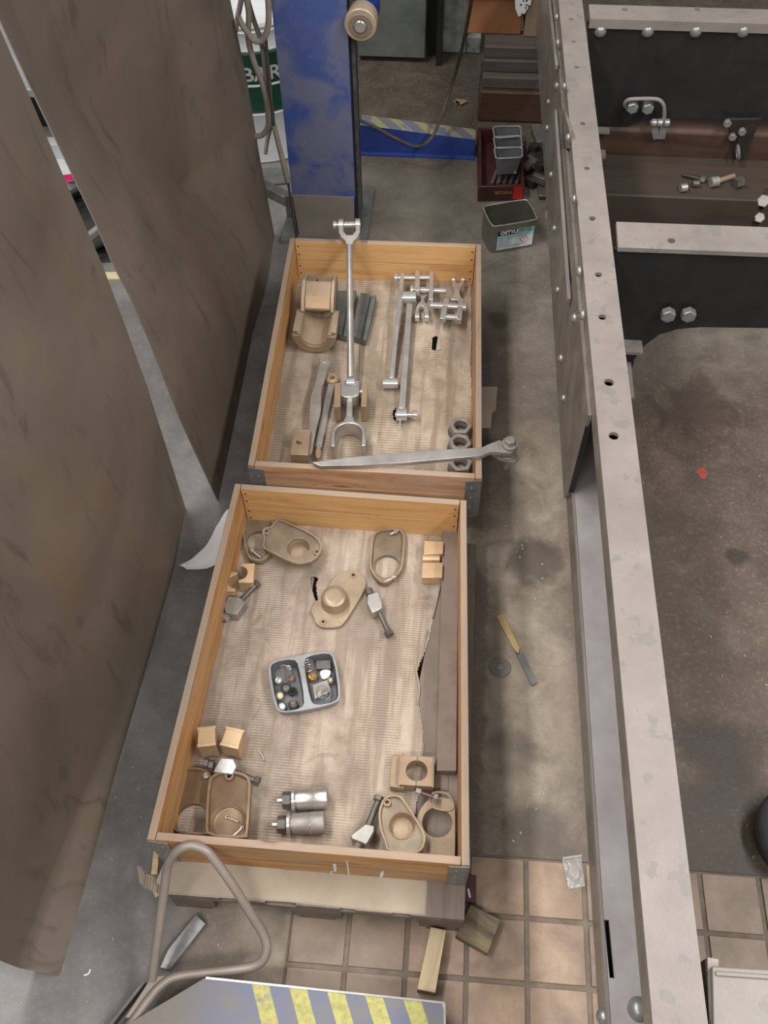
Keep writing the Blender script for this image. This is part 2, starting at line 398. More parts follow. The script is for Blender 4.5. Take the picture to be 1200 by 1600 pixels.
M_['mortar'] = simple('tile_mortar', [(.3, '#5e5348'), (.7, '#786c5f')], 20, .8, 0, .5, 90)
def card_mat(name='corrugated_card', light='#a99a8a', darkc='#817365', per=.0085, axis='Y'):
    t = NT(name); v = t.wcoord(); mid = t.noise(v, 6, 6, .65, .3); fine = t.noise(v, 45, 4, .7)
    st = t.noise(t.wcoord((14, 1.2, 1)), 1.6, 3, .6)
    c = t.ramp(mid, [(.3, darkc), (.52, light), (.75, '#b7a999')])
    c = t.mix(t.math('MULTIPLY', t.smooth(st, .45, .62), .7), c, darkc)
    c = t.mix(t.math('MULTIPLY', t.smooth(t.noise(v, 11, 5, .7, .8), .58, .68), .5), c, '#786a59')
    c = t.mix(t.math('MULTIPLY', t.smooth(fine, .56, .72), .35), c, '#8a7863')
    wv = t.node('ShaderNodeTexWave', wave_type='BANDS', bands_direction=axis); t.link(v, wv.inputs[0])
    wv.inputs['Scale'].default_value = .314/per*1.0; wv.inputs['Distortion'].default_value = .8; wv.inputs['Detail'].default_value = 1; wv.inputs['Detail Scale'].default_value = 4
    msk = t.smooth(t.noise(t.wcoord((5, 1.5, 1)), 2.2, 4, .6), .36, .56)
    ln = t.math('MULTIPLY', t.smooth(wv.outputs['Fac'], .55, .95), msk)
    c = t.mix(t.math('MULTIPLY', ln, .6), c, '#6b5c4b')
    n1 = t.bump(t.math('MULTIPLY', t.math('SUBTRACT', 1., wv.outputs['Fac']), msk), .55, .0016)
    t.bump(fine, .4, .0015, n1)
    return t.fin(c, .85)
M_['card'] = card_mat()
M_['card_b'] = card_mat('corrugated_card_brown', '#a2927f', '#7c6e5d', .0125)
M_['card_plain'] = simple('plain_card', [(.3, '#8f8271'), (.7, '#a69987')], 5, .85, 0, .2, 40)
def flange_mat():
    t = NT('grey_primer_paint'); v = t.wcoord(); a = t.noise(v, 5, 5, .6); f = t.noise(v, 130, 3, .6)
    c = t.ramp(a, [(.3, '#79716c'), (.55, '#857d77'), (.75, '#908882')])
    y = t.sep(v)[1]
    c = t.mix(t.math('MULTIPLY', t.smooth(t.noise(v, 16, 3), .60, .63), .5), c, '#6f6c69')
    t.bump(t.math('ADD', a, t.math('MULTIPLY', f, .6)), .5, .0012)
    return t.fin(c, .42)
M_['primer'] = flange_mat()
def lip_mat():
    t = NT('primer_with_drips'); v = t.wcoord(); a = t.noise(v, 9, 5, .6); f = t.noise(t.wcoord((1, 1, .2)), 70, 3, .6)
    c = t.ramp(a, [(.3, '#716a61'), (.55, '#857d74'), (.75, '#989189')])
    c = t.mix(t.math('MULTIPLY', t.smooth(f, .5, .7), .35), c, '#5b5145'); t.bump(f, .3, .001)
    return t.fin(c, .32, .15)
M_['lip'] = lip_mat()
M_['shelfp'] = simple('violet_grey_primer', [(.3, '#938c8b'), (.7, '#aaa3a2')], 7, .4, .05, .25, 70)
def sheet_mat(name, warm):
    t = NT(name); v = t.wcoord(); a = t.noise(v, 1.4, 4, .55, .6); b = t.noise(t.wcoord((1, 1, .35)), 3.2, 5, .6, .8); s = t.noise(t.wcoord((1, 1, .3)), 9, 4, .65, 1.2)
    c = t.ramp(a, [(.3, '#655a4f'), (.5, '#73675b'), (.7, '#807366')])
    c = t.mix(t.math('MULTIPLY', t.smooth(b, .50, .75), .35), c, warm)
    c = t.mix(t.math('MULTIPLY', t.smooth(s, .54, .72), .45), c, '#473e37')
    x, y, z = t.sep(v)
    t.bump(t.noise(v, 220, 2), .08, .0005)
    return t.fin(c, t.math('ADD', .38, t.math('MULTIPLY', b, .2)), .25)
M_['sheetA'] = sheet_mat('mill_scale_sheet', '#83603f')
M_['sheetB'] = sheet_mat('mill_scale_sheet_grey', '#7a5c42')
M_['sheetedge'] = simple('bright_cut_edge', [(.3, '#9c9a96'), (.7, '#b4b2ae')], 9, .35, .5)
def blue_mat():
    t = NT('dusty_blue_paint'); v = t.wcoord(); a = t.noise(v, 4.5, 5, .6, .5); f = t.noise(v, 90, 3, .7); x, y, z = t.sep(v)
    c = t.mix(t.smooth(a, .36, .58), '#2f4683', '#60637a')
    c = t.mix(t.math('MULTIPLY', t.smooth(z, .25, 1.3), .35), c, '#555a78')
    c = t.mix(t.math('MULTIPLY', t.smooth(f, .66, .72), .5), c, '#8c93a8')
    return t.fin(c, .42)
M_['blue'] = blue_mat()
M_['bluepure'] = simple('blue_paint', [(.3, '#1d2f6e'), (.7, '#2b4488')], 6, .45, 0, .1)
M_['bluedark'] = simple('dark_blue_paint', [(.3, '#10172e'), (.7, '#1a2544')], 6, .45, 0, .1)
M_['plinth'] = simple('dusty_grey_plinth', [(.3, '#6d655e'), (.7, '#7f766e')], 6, .7, 0, .2)
M_['dust'] = simple('dusty_taupe_steel', [(.3, '#7b7067'), (.7, '#8f847a')], 7, .42, .15, .1)
def stripe_mat(name, x0, per, slant, ybase, dusty, xmin=-9, stren=.9):
    t = NT(name); v = t.wcoord(); x, y, z = t.sep(v); a = t.noise(v, 9, 5, .6, .4); f = t.noise(v, 60, 4, .7)
    u = t.math('DIVIDE', t.math('SUBTRACT', t.math('ADD', x, t.math('MULTIPLY', t.math('SUBTRACT', y, ybase), slant)), x0), per)
    fr = t.math('FRACT', u)
    st = t.math('MULTIPLY', t.math('GREATER_THAN', fr, .02), t.math('LESS_THAN', fr, .48))
    st = t.math('MULTIPLY', st, t.math('GREATER_THAN', x, xmin))
    st = t.math('MULTIPLY', st, t.math('MULTIPLY', t.smooth(a, .3, .42), stren))
    base = t.mix(t.smooth(a, .4, .65), '#60657a', '#6d6a68')
    c = t.mix(t.math('MULTIPLY', t.math('SUBTRACT', 1., t.smooth(x, .05, .28)), dusty), base, '#6f6861')
    c = t.mix(st, c, t.ramp(f, [(.3, '#8f8a4a'), (.6, '#b3ad5c')]))
    return t.fin(c, .5)
M_['plastic'] = NT('clear_bag_film').fin('#b4b2ad', .18); M_['plastic'].node_tree.nodes['Principled BSDF'].inputs['Transmission Weight'].default_value = .0
_b = M_['plastic'].node_tree.nodes['Principled BSDF']; _b.inputs['Alpha'].default_value = .55
def fluted(name, base, dark): return simple(name, [(.3, dark), (.7, base)], 14, .8, 0, .3)
M_['oldwood'] = simple('mottled_old_wood', [(.3, '#3e352a'), (.5, '#655843'), (.72, '#8f8061')], 5, .7, 0, .5, 60, sc=(1, 5, 1))
# ================================================================= SETTING
TS, TX, TY, TTH = .1667, 1.005, .138, .008
def tpt(i, j):
    c, s = math.cos(TTH), math.sin(TTH); return Vector((TX+TS*(i*c-j*s), TY+TS*(i*s+j*c)))
b = B()
a0, a1, a2, a3 = tpt(-4, 0), tpt(6, 0), tpt(6, -5), tpt(-4, -5)
out = [Vector((-6, -3)), Vector((6, -3)), Vector((6, 9)), Vector((-6, 9))]
b.plate(out, [[a0, a1, a2, a3]], -.08, 0)
fl = bpy.data.objects.new('floor', None)
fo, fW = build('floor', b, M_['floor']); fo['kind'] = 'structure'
bm_ = B().plate([a0, a1, a2, a3], (), -.05, -.005)
tl = [('mortar', bm_, M_['mortar'])]
random.seed(3)
for i in range(-4, 6):
    for j in range(0, -5, -1):
        g = .006; p = [tpt(i, j), tpt(i+1, j), tpt(i+1, j-1), tpt(i, j-1)]
        q = inset(p, g+random.uniform(0, .0015)); dz = random.uniform(-.0012, .0008)
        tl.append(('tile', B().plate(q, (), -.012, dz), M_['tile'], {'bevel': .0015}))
addparts((fo, fW), tl)
# ================================================================= SHEETS leaning at the left
def sheet(name, label, fx, y0, y1, z1, mat):
    ny, nz = 110, 110; bm = B(); g = []
    for i in range(ny+1):
        row = []
        for j in range(nz+1):
            y = y0+(y1-y0)*i/ny; z = z1*j/nz
            row.append([bm.bm.verts.new((fx(y, z)-s*.003, y, z)) for s in (0, 1)])
        g.append(row)
    for i in range(ny):
        for j in range(nz):
            for s in (0, 1): bm._f([g[i][j][s], g[i+1][j][s], g[i+1][j+1][s], g[i][j+1][s]], (0, 1, 2, 3))
    def edge(a):
        for p, q in zip(a, a[1:]): bm._f([p[0], q[0], q[1], p[1]], (0, 1, 2, 3), 1)
    edge(g[0]); edge(g[-1]); edge([r[0] for r in g]); edge([r[-1] for r in g])
    return thing(name, label, 'sheet', [(name, bm, [mat, M_['sheetedge']])])
def lerpt(t, T):
    for (a, x), (c, y) in zip(T, T[1:]):
        if t <= c: return x+(y-x)*max(0, (t-a))/(c-a)
    return T[-1][1]
def fxA(y, z):
    base = lerpt(y, [(-.3, -.272), (0, -.266), (.32, -.264), (.66, -.253), (1.06, -.246), (1.31, -.261)])
    far = lerpt(z, [(0, 0), (.67, .004), (.94, -.004), (1.14, -.011), (1.4, -.035), (1.63, -.053), (1.77, -.066), (2.2, -.1)])
    near = lerpt(z, [(0, 0), (.08, -.10), (.25, -.13), (.7, -.16), (2.2, -.25)])
    s = max(0, min(1, (y+.28)/1.0)); s = s*s*(3-2*s)
    return base+far*s+near*(1-s)*.85+.012*math.sin(y*4.1+z*2)*min(1, z)*(1-s)
def fxB(y, z):
    base = lerpt(y, [(1.34, -.146), (1.81, -.155), (2.26, -.168), (2.49, -.158), (2.64, -.159), (2.93, -.178)])
    near = lerpt(z, [(0, 0), (.45, -.053), (.83, -.080), (.98, -.094), (1.1, -.115), (1.24, -.127), (1.37, -.145), (1.6, -.177), (1.75, -.195), (2.2, -.24)])
    far = lerpt(z, [(0, 0), (.43, -.02), (.78, -.03), (1.08, -.05), (2.2, -.12)])
    s = (y-1.349)/1.58
    d = ((y-1.5)*1.709+(z-1.717)*1.4)/2.209
    return base+near*(1-s)+far*s-.19*max(0., min(1., s*3.2, (1-s)*3.5))*max(0., 1-(d/.75 if d > 0 else -d/.55))*min(1., z*1.6)  # diagonal valley shaped into the sheet to stand in for a shadow edge
sheet('sheet_metal_panel', 'large brown mill-scale steel sheet at far left, the nearer one of the two', fxA, -.283, 1.305, 2.15, M_['sheetA'])
sheet('sheet_metal_panel', 'large grey-brown steel sheet standing beside the blue column, behind the nearer sheet', fxB, 1.349, 2.93, 2.15, M_['sheetB'])
# ================================================================= PALLETS AND COLLARS
HR, HB = .344, .146
def board(bm, a, c, t, z0, z1, e0=0, e1=0):
    """prism between 2-D points a->c, thickness to the left side"""
    a, c = Vector(a), Vector(c); d = (c-a).normalized(); n = Vector((-d.y, d.x))
    a = a+d*e0; c = c-d*e1
    p = [a, c, c+n*t, a+n*t]
    vs = [bm.bm.verts.new((q.x, q.y, z)) for z in (z0, z1) for q in p]
    for k, ids in enumerate(((0, 3, 2, 1), (4, 5, 6, 7), (0, 1, 5, 4), (1, 2, 6, 5), (2, 3, 7, 6), (3, 0, 4, 7))): bm._f(vs, ids, 1 if k == 1 else 0)
    return math.atan2(d.y, d.x)
def collar(label, NL, NR, FR, FL, matsides, grp):
    t = .021; parts = []; zm = (HB+HR)/2
    C = [Vector(NL), Vector(NR), Vector(FR), Vector(FL)]
    for k in range(4):
        a, c = C[k], C[(k+1) % 4]; e = t+.002 if k % 2 == 0 else .0
        for z0, z1 in ((HB, zm-.001), (zm+.0005, HR-random.uniform(0, .002))):
            bm = B(); ang = board(bm, a, c, t, z0, z1, e, e)
            parts.append(('board', bm, [matsides[k], M_['rim']], {'rot': ang, 'bevel': .0015}))
    for k, (i, j) in enumerate(((0, 1), (1, 0), (0, 3), (1, 2), (2, 3), (3, 2))):
        a, c = C[i], C[j]; d = (c-a).normalized(); outn = Vector((d.y, -d.x))
        if (sum((q for q in C), Vector((0, 0)))/4-a).dot(outn) > 0: outn = -outn
        near = k < 2
        bm = B(); w = .052
        M = Matrix(((d.x, outn.x, 0, a.x+outn.x*.0012), (d.y, outn.y, 0, a.y+outn.y*.0012), (0, 0, 1, 0), (0, 0, 0, 1)))
        pr = [Vector((.0, HB-.012)), Vector((w*.35, HB-.03)), Vector((w*.8, HB-.024)), Vector((w, HB)), Vector((w, HR-.022)), Vector((0, HR-.012))]
        Mx = M @ Matrix(((1, 0, 0, 0), (0, 0, -1, 0), (0, 1, 0, 0), (0, 0, 0, 1)))
        bm.plate(pr, (), -.0018, .0006, Mx)
        kids = []
        for rz in (HB+.03, HB+.085, HB+.14):
            q = M @ Vector((w*.6, .0015, rz)); kids.append(('screw', B().dome(q, (outn.x, outn.y, 0), .0045, .002, 8), M_['steel']))
        parts.append(('hinge_plate', bm, M_['galv'], {'kids': kids}))
    for k in (2,):
        a, c = C[2], C[3]; d = (c-a).normalized(); n = Vector((-d.y, d.x))
        for s, zz in ((.035, HB+.03), (.035, HB+.07), (.035, HB+.13), (.035, HB+.17)):
            for q in (a+d*s+n*(t+.0002), c-d*s+n*(t+.0002)):
                parts.append(('nail', B().dome((q.x, q.y, zz), (n.x, n.y, 0), .004, .0012, 8), M_['black_iron']))
    return thing('pallet_collar', label, 'crate', parts, grp)
c1 = [at(229, 1311, HR).xy, at(734, 1352, HR).xy, at(729, 781, HR).xy, at(367, 755, HR).xy]
c2 = [at(387, 726, HR).xy, at(753, 747, HR).xy, at(752, 381, HR).xy, at(453, 371, HR).xy]
collar('nearer pine pallet collar holding bronze covers and a grey plastic tray', *c1, [M_['honey_b'], M_['honey_b'], M_['honey'], M_['honey_b']], 'pallet collars')
collar('farther pine pallet collar by the blue column holding steel rods', *c2, [M_['pink_pine'], M_['honey_b'], M_['honey'], M_['honey_b']], 'pallet collars')
_bd = (c1[1]-c1[0]).normalized(); _bn = Vector((_bd.y, -_bd.x))
def onboard(pts, off=.0012):
    r_ = []
    for p in pts:
        d = ray(*p); o2 = CO.xy-c1[0]; t_ = -(o2.dot(_bn)-off)/d.xy.dot(_bn); q_ = CO+d*t_; r_.append(q_)
    return r_
def drip(pts):
    q_ = onboard(pts); bm = B(); a = [bm.bm.verts.new(p) for p in q_]; b_ = [bm.bm.verts.new(p-Vector((_bn.x, _bn.y, 0))*.0008) for p in q_]; n = len(a)
    bm._f(a, range(n)); bm._f(b_[::-1], range(n))
    for i in range(n): bm._f([a[i], a[(i+1) % n], b_[(i+1) % n], b_[i]], (0, 1, 2, 3))
    return bm
_co = bpy.data.objects['pallet_collar']; _kp = [('paint_drip', drip(p), M_['drumlabel']) for p in (
    [(541, 1346), (543, 1346), (545, 1358), (547, 1374), (545, 1375), (543, 1360)], [(520, 1351), (525, 1350), (526, 1360), (522, 1363)], [(516, 1362), (519, 1362), (519, 1373), (517, 1373)], [(594, 1364), (599, 1360), (600, 1366), (597, 1371), (593, 1373)])]
_W = _co.matrix_world.copy(); addparts((_co, _W), _kp)
def pallet(label, x0, x1, y0, y1):
    parts = []
    W = x1-x0
    for k, (u, wd) in enumerate(((0, .145), (.186, .082), (.35, .12), (.51, .1), (.655, .145))):
        s = W/.8; parts.append(('deck_board', B().bb(x0+u*s, x0+(u+wd)*s, y0, y1, .1225, .144), M_['pallet'], {'rot': math.pi/2, 'bevel': .002}))
    for yy in (y0, (y0+y1)/2-.07, y1-.14):
        parts.append(('stringer_board', B().bb(x0, x1, yy, yy+.14, .101, .122), M_['pallet'], {'bevel': .002}))
        for xx in (x0, (x0+x1)/2-.07, x1-.12):
            parts.append(('block', B().bb(xx, xx+.12+(.02 if xx > x0 and xx < x1-.13 else 0), yy, yy+.14, .0225, .1005), M_['pallet'], {'bevel': .002}))
    for xx in (x0, (x0+x1)/2-.05, x1-.1): parts.append(('bottom_board', B().bb(xx, xx+.1, y0, y1, .0005, .022), M_['pallet'], {'rot': math.pi/2}))
    thing('pallet', label, 'pallet', parts, 'wooden pallets')
pallet('grey wooden pallet under the nearer collar, its corner block showing at lower right', .01, .824, -.078, 1.135)
pallet('wooden pallet under the farther collar', .02, .80, 1.30, 2.48)
# cardboard linings as torn, undulating sheets
def lining(name, label, outer, holes, z, mat, cell=.0036, amp=.0014):
    P = pz(outer, z); H = [pz(h, z) for h in holes]
    def inside(p, poly):
        r = False; n = len(poly)
        for i in range(n):
            a, b_ = poly[i], poly[i-1]
            if (a.y > p.y) != (b_.y > p.y) and p.x < (b_.x-a.x)*(p.y-a.y)/(b_.y-a.y)+a.x: r = not r
        return r
    x0, x1 = min(p.x for p in P), max(p.x for p in P); y0, y1 = min(p.y for p in P), max(p.y for p in P)
    nx, ny = int((x1-x0)/cell), int((y1-y0)/cell); bm = B(); V = {}
    def v(i, j):
        if (i, j) not in V:
            x, y = x0+i*cell, y0+j*cell
            n = mnoise.noise(Vector((x*7, y*7, z)))+.5*mnoise.noise(Vector((x*22, y*22, 3)))
            V[i, j] = bm.bm.verts.new((x, y, z+amp*n+abs(mnoise.noise(Vector((x*3, y*40, 7))))*amp*.6))
        return V[i, j]
    for i in range(nx):
        for j in range(ny):
            c = Vector((x0+(i+.5)*cell, y0+(j+.5)*cell))
            if inside(c, P) and not any(inside(c, h) for h in H): bm._f([v(i, j), v(i+1, j), v(i+1, j+1), v(i, j+1)], (0, 1, 2, 3))
    ret = bmesh.ops.extrude_face_region(bm.bm, geom=bm.bm.faces[:])
    for e in ret['geom']:
        if isinstance(e, bmesh.types.BMVert): e.co.z -= .0016
    kids = []
    return bm
ZP = .150
b1 = lining('', '', [(381, 826), (395, 812), (430, 806), (480, 812), (540, 820), (600, 826), (628, 826), (650, 823), (694, 826), (693, 880), (690, 905), (684, 925), (677, 965), (670, 1000), (663, 1020), (655, 1040), (651, 1052), (657, 1070), (655, 1100), (661, 1140), (662, 1180), (655, 1230), (640, 1330), (500, 1330), (300, 1310), (256, 1296), (300, 1120), (340, 980)],
            [[(485, 903), (491, 901), (498, 903), (494, 912), (495, 926), (499, 946), (492, 936), (487, 920)]], ZP, M_['card'])
fold = B()
for q, w2 in (([(668, 985), (662, 1005), (654, 1035), (650, 1048)], 1), ([(650, 1048), (655, 1075), (652, 1100)], 1), ([(690, 900), (684, 930), (676, 965)], 1)):
    pp = spline([at(x, y, ZP+.003) for x, y in q], 5); fold.tube(pp, .0035, 6)
thing('cardboard_lining', 'pale worn corrugated cardboard lying in the nearer collar, torn along its right edge', 'cardboard',
      [('sheet', b1, M_['card']), ('folded_edge', fold, M_['card_plain'])])
fl_ = B(); pp = pz([(498, 899), (502, 896), (508, 905), (504, 915), (499, 930), (496, 916)], ZP+.004); fl_.plate(pp, (), ZP+.003, ZP+.005)
b2 = lining('', '', [(463, 425), (500, 421), (560, 424), (735, 428), (737, 500), (735, 560), (738, 640), (736, 740), (560, 742), (400, 735), (412, 640), (440, 520)],
            [[(675, 528), (681, 525), (686, 528), (684, 540), (680, 548), (675, 546)], [(614, 642), (620, 636), (623, 645), (620, 660), (614, 655)]], ZP, M_['card_b'])
fold = B()
fold.plate(pz([(684, 528), (689, 526), (689, 546), (681, 548)], ZP+.004), (), ZP+.002, ZP+.004)
fold.tube(spline([at(x, y, ZP+.002) for x, y in ((561, 600), (563, 560), (560, 520), (562, 470))], 5), .002, 5)
thing('cardboard_lining', 'brownish ridged cardboard lying in the farther collar with two torn holes', 'cardboard',
      [('sheet', b2, M_['card_b']), ('torn_flap', fold, M_['card_plain'])])
# cardboard sticking out of the near end, in front of the nearer collar
q = pz([(258, 1342), (668, 1372), (665, 1430), (560, 1421), (450, 1409), (262, 1397), (247, 1393), (250, 1384), (243, 1378)], .1478)
ce = B().plate(q, (), .1445, .1455); ce2 = B().plate(inset(q, .003), (), .1457, .1478)
thing('cardboard_sheet', 'flat tan cardboard jutting out below the front board of the nearer collar', 'cardboard', [('liner', ce2, M_['card_plain']), ('liner', ce, M_['card_plain'])])
# torn scrap of corrugated card hanging at the corner
sc_ = B(); rib = B()
q = [(214, 1352), (222, 1356), (226, 1366), (236, 1368), (248, 1374), (258, 1378), (258, 1386), (250, 1398), (243, 1402), (238, 1392), (226, 1386), (218, 1380)]
sc_.plate(pz(q, .128), (), .124, .128)
for k in range(8):
    x0 = 226+k*4.2; pts = [at(x0, 1368+k*1.3, .131), at(x0-3, 1387+k*1.6, .131)]
    rib.tube(pts, .0024, 6)
thing('cardboard_scrap', 'torn corrugated cardboard scrap poking out at the lower left corner of the nearer collar', 'cardboard', [('paper', sc_, M_['card_plain']), ('corrugation', rib, M_['card_plain'])])
sl = B().plate(pz([(240, 1330), (248, 1330), (246, 1366), (236, 1366)], .12), (), .11, .12)
thing('wood_offcut', 'pale offcut end beside the lower left corner of the nearer collar', 'wood', [('s', sl, M_['offcut'])])
tb = B().plate(pz([(728, 604), (777, 604), (775, 640), (769, 645), (767, 669), (726, 668)], .1455), (), .1443, .1455)
thing('cardboard_scrap', 'grey cardboard flap sticking out to the right of the farther collar', 'cardboard', [('s', tb, M_['card_plain'])])
# ================================================================= OBJECTS IN THE NEARER COLLAR
Z0 = ZP+.003
def outline(pts, z, n=2): return chaikin(pz(pts, z), n)
def hexbolt(label, cat, p0, p1, z, r, hr, mat=None, block=None, nut=None, grp=None):
    """p0 head end px, p1 tip px, z axis height"""
    mat = mat or M_['steeldark']; a, c = at(*p0, z), at(*p1, z); d = (c-a).normalized()
    parts = [('head', B().hexa(a, a+d*hr*.9, hr, .2), mat, {'bevel': .0008}), ('shank', B().cyl(a+d*hr*.85, c, r, n=16, bev=.001), mat)]
    if block: parts += block
    if nut:
        t0 = a.lerp(c, nut[0]); parts.append(('nut', B().hexnut(t0, t0+d*nut[1], nut[2], r, .3), mat))
    return thing('bolt', label, cat, parts, grp)
# cover 1: frame with round opening, upper left
def cover(label, pts, z, th, rim, rimh, opening=None, dish=None, bulge=None, holes=(), bolts=(), mat=None, hmat=None, name='bearing_cover', tiltkids=(), clean=2, well=None):
    mat = mat or M_['bronze_cast']; P = outline(pts, z, clean); hs = []
    if opening: hs.append(circ(at(*opening[0], z), opening[1], 32))
    if dish: hs.append(circ(at(*dish[0], z), dish[1], 32))
    for h in holes: hs.append(circ(at(h[0], h[1], z), h[2], 14))
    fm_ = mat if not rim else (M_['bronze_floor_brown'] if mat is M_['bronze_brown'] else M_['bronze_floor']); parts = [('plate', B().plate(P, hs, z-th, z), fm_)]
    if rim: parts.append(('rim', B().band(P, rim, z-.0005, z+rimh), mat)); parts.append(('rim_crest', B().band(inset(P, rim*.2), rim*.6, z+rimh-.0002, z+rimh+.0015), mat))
    if dish:
        c = at(*dish[0], z); r = dish[1]; dp = dish[2]
        parts.append(('cup', B().lathe([(r+.003, 0), (r, 0), (r-.001, -dp*.35), (r*.93, -dp*.4), (r*.9, -dp*.85), (r*.8, -dp), (0, -dp), (0, -dp-.004), (r*.82, -dp-.004), (r+.003, -dp*.8), (r+.003, 0)], Matrix.Translation(c), 36), mat))
        parts.append(('bead', B().torus(c+Vector((0, 0, .0008)), r+.001, .0016, n=36), mat))
    if bulge:
        c = at(*bulge[0], z); r, h = bulge[1], bulge[2]
        parts.append(('dome', B().lathe([(r*1.06, -.001), (r*1.0, .003), (r*.97, h*.62), (r*.9, h*.88), (r*.76, h*.985), (r*.5, h), (0, h*.985)], Matrix.Translation(c), 40), mat))
    for h in holes:
        c = at(h[0], h[1], z); parts.append(('boss', B().ring(c, c+Vector((0, 0, max(.003, rimh))), h[2]*1.9, h[2]), mat))
    for (q0, q1, rr) in bolts:
        a, e = at(*q0, z+.012), at(*q1, z+.010); d = (e-a); d = d.normalized() if d.length > .004 else Vector((0, 0, -1))
        if d.z < -.9:
            k = [('nut', B().hexnut(a+Vector((0, 0, -.006)), a, rr*1.7, rr), M_['steel']), ]
            parts.append(('stud', B().cyl(a-Vector((0, 0, .012)), a+Vector((0, 0, .006)), rr, n=12, bev=.001), M_['steel'], {'kids': k}))
        else:
            k = [('nut', B().hexnut(a+d*.006, a+d*.014, rr*1.8, rr), M_['steel'])]
            parts.append(('stud', B().cyl(a, e, rr, n=12, bev=.001), M_['steel'], {'kids': k}))
    parts += list(tiltkids)
    return thing(name, label, 'cover', parts)
cover('tan bronze frame cover with round opening, at the top left of the nearer collar',
      [(377, 811), (387, 806), (396, 796), (405, 797), (409, 802), (426, 804), (428, 816), (432, 860), (420, 872), (410, 880), (395, 878), (388, 874), (381, 850)], Z0+.013, .01, .007, .012, clean=1,
      opening=((404, 845), .040), bolts=(((400, 798), (400, 798), .006), ((391, 858), (408, 872), .005)))
cover('bronze cover with a round recessed cup, overlapping the frame cover at upper left',
      [(413, 843), (409, 831), (415, 826), (425, 825), (430, 815), (438, 813), (446, 816), (490, 836), (503, 850), (504, 862), (492, 878), (472, 884), (455, 881), (420, 863), (410, 858)], Z0+.044, .008, .006, .009, clean=1,
      dish=((466, 856), .038, .034), holes=((417, 832, .006), (495, 864, .006)))
cover('bronze cover with a high round dome, in the middle near a tear in the cardboard',
      [(540, 891), (560, 892), (571, 904), (572, 917), (556, 945), (537, 975), (528, 980), (505, 981), (494, 975), (490, 962), (486, 955), (490, 944), (508, 925), (524, 898)], Z0+.012, .011, 0, 0,
      bulge=((523, 941), .044, .045), holes=((552, 899, .006), (505, 972, .006)))
cover('tan bronze frame cover with two bolts and a round opening, near the back board',
      [(581, 840), (590, 831), (607, 829), (624, 828), (634, 838), (631, 880), (627, 896), (615, 907), (604, 915), (592, 912), (579, 896), (577, 880)], Z0+.012, .01, .007, .013, clean=1,
      opening=((605, 885), .045), mat=M_['bronze_dull'], bolts=(((622, 829), (609, 835), .005), ((619, 901), (600, 909), .005)))
cover('brown bronze frame cover leaning against the left board at lower left',
      [(280, 1212), (290, 1202), (310, 1201), (326, 1205), (332, 1216), (332, 1300), (330, 1307), (266, 1303), (270, 1270)], Z0+.022, .02, .006, .012, clean=1,
      opening=((300, 1280), .045), mat=M_['bronze_brown'], bolts=(((322, 1211), (322, 1211), .006),))
cover('brown bronze cover with a large shallow recess, holding two split pins',
      [(326, 1222), (334, 1212), (348, 1207), (370, 1207), (386, 1212), (393, 1222), (392, 1250), (388, 1306), (386, 1312), (324, 1309), (322, 1290)], Z0+.052, .012, .007, .012, clean=1,
      dish=((357, 1284), .048, .014), holes=((359, 1214, .007),), mat=M_['bronze_brown'])
for k, (q0, q1, lb) in enumerate((((354, 1276), (374, 1285), 'upper split pin lying in the recess of the brown bronze cover'), ((379, 1293), (361, 1309), 'lower split pin on the rim of the brown bronze cover recess'), ((406, 1173), (414, 1189), 'small split pin lying on the cardboard left of the plastic tray'))):
    z = Z0+.05 if k < 2 else Z0+.003
    if k == 0: z = Z0+.045
    if k == 1: z = Z0+.0625
    a, c = at(*q0, z), at(*q1, z); d = (c-a).normalized(); n = Vector((-d.y, d.x, 0))
    pts = spline([c+n*.0012, a+d*.008+n*.0012, a+n*.004, a-d*.003, a-n*.004, a+d*.008-n*.0012, c-n*.0012-d*.004], 5)
    thing('split_pin', lb, 'pin', [('p', B().tube(pts, .0013, 6), M_['steelbright'])], 'split pins')
cover('bronze cover with a large round hole in the lower right corner of the nearer collar',
      [(668, 1250), (676, 1245), (700, 1247), (709, 1252), (711, 1262), (711, 1338), (708, 1341), (655, 1338), (650, 1290), (655, 1266)], Z0+.030, .014, 0, 0, opening=((683, 1285), .042), mat=M_['bronze_cast'], clean=1)
_cv = cover('tilted bronze cover with dished cup, resting on the round-holed cover at lower right',
      [(592, 1268), (600, 1248), (614, 1242), (628, 1245), (640, 1262), (662, 1297), (667, 1312), (662, 1330), (650, 1336), (606, 1332), (603, 1320), (594, 1295)], Z0+.058, .009, .006, .010, clean=1, dish=((629, 1290), .036, .028), holes=((606, 1255, .006),), mat=M_['bronze_dull'])
_cv.rotation_euler = (0, math.radians(-3), 0)
# thin gasket arc behind that cover
ga = B().band(outline([(672, 1238), (690, 1236), (704, 1242), (712, 1262), (700, 1270), (668, 1262)], Z0+.03), .006, Z0+.0305, Z0+.034)
thing('gasket', 'thin tan gasket bow behind the round-holed cover at lower right', 'gasket', [('g', ga, M_['bronze_cast'])])
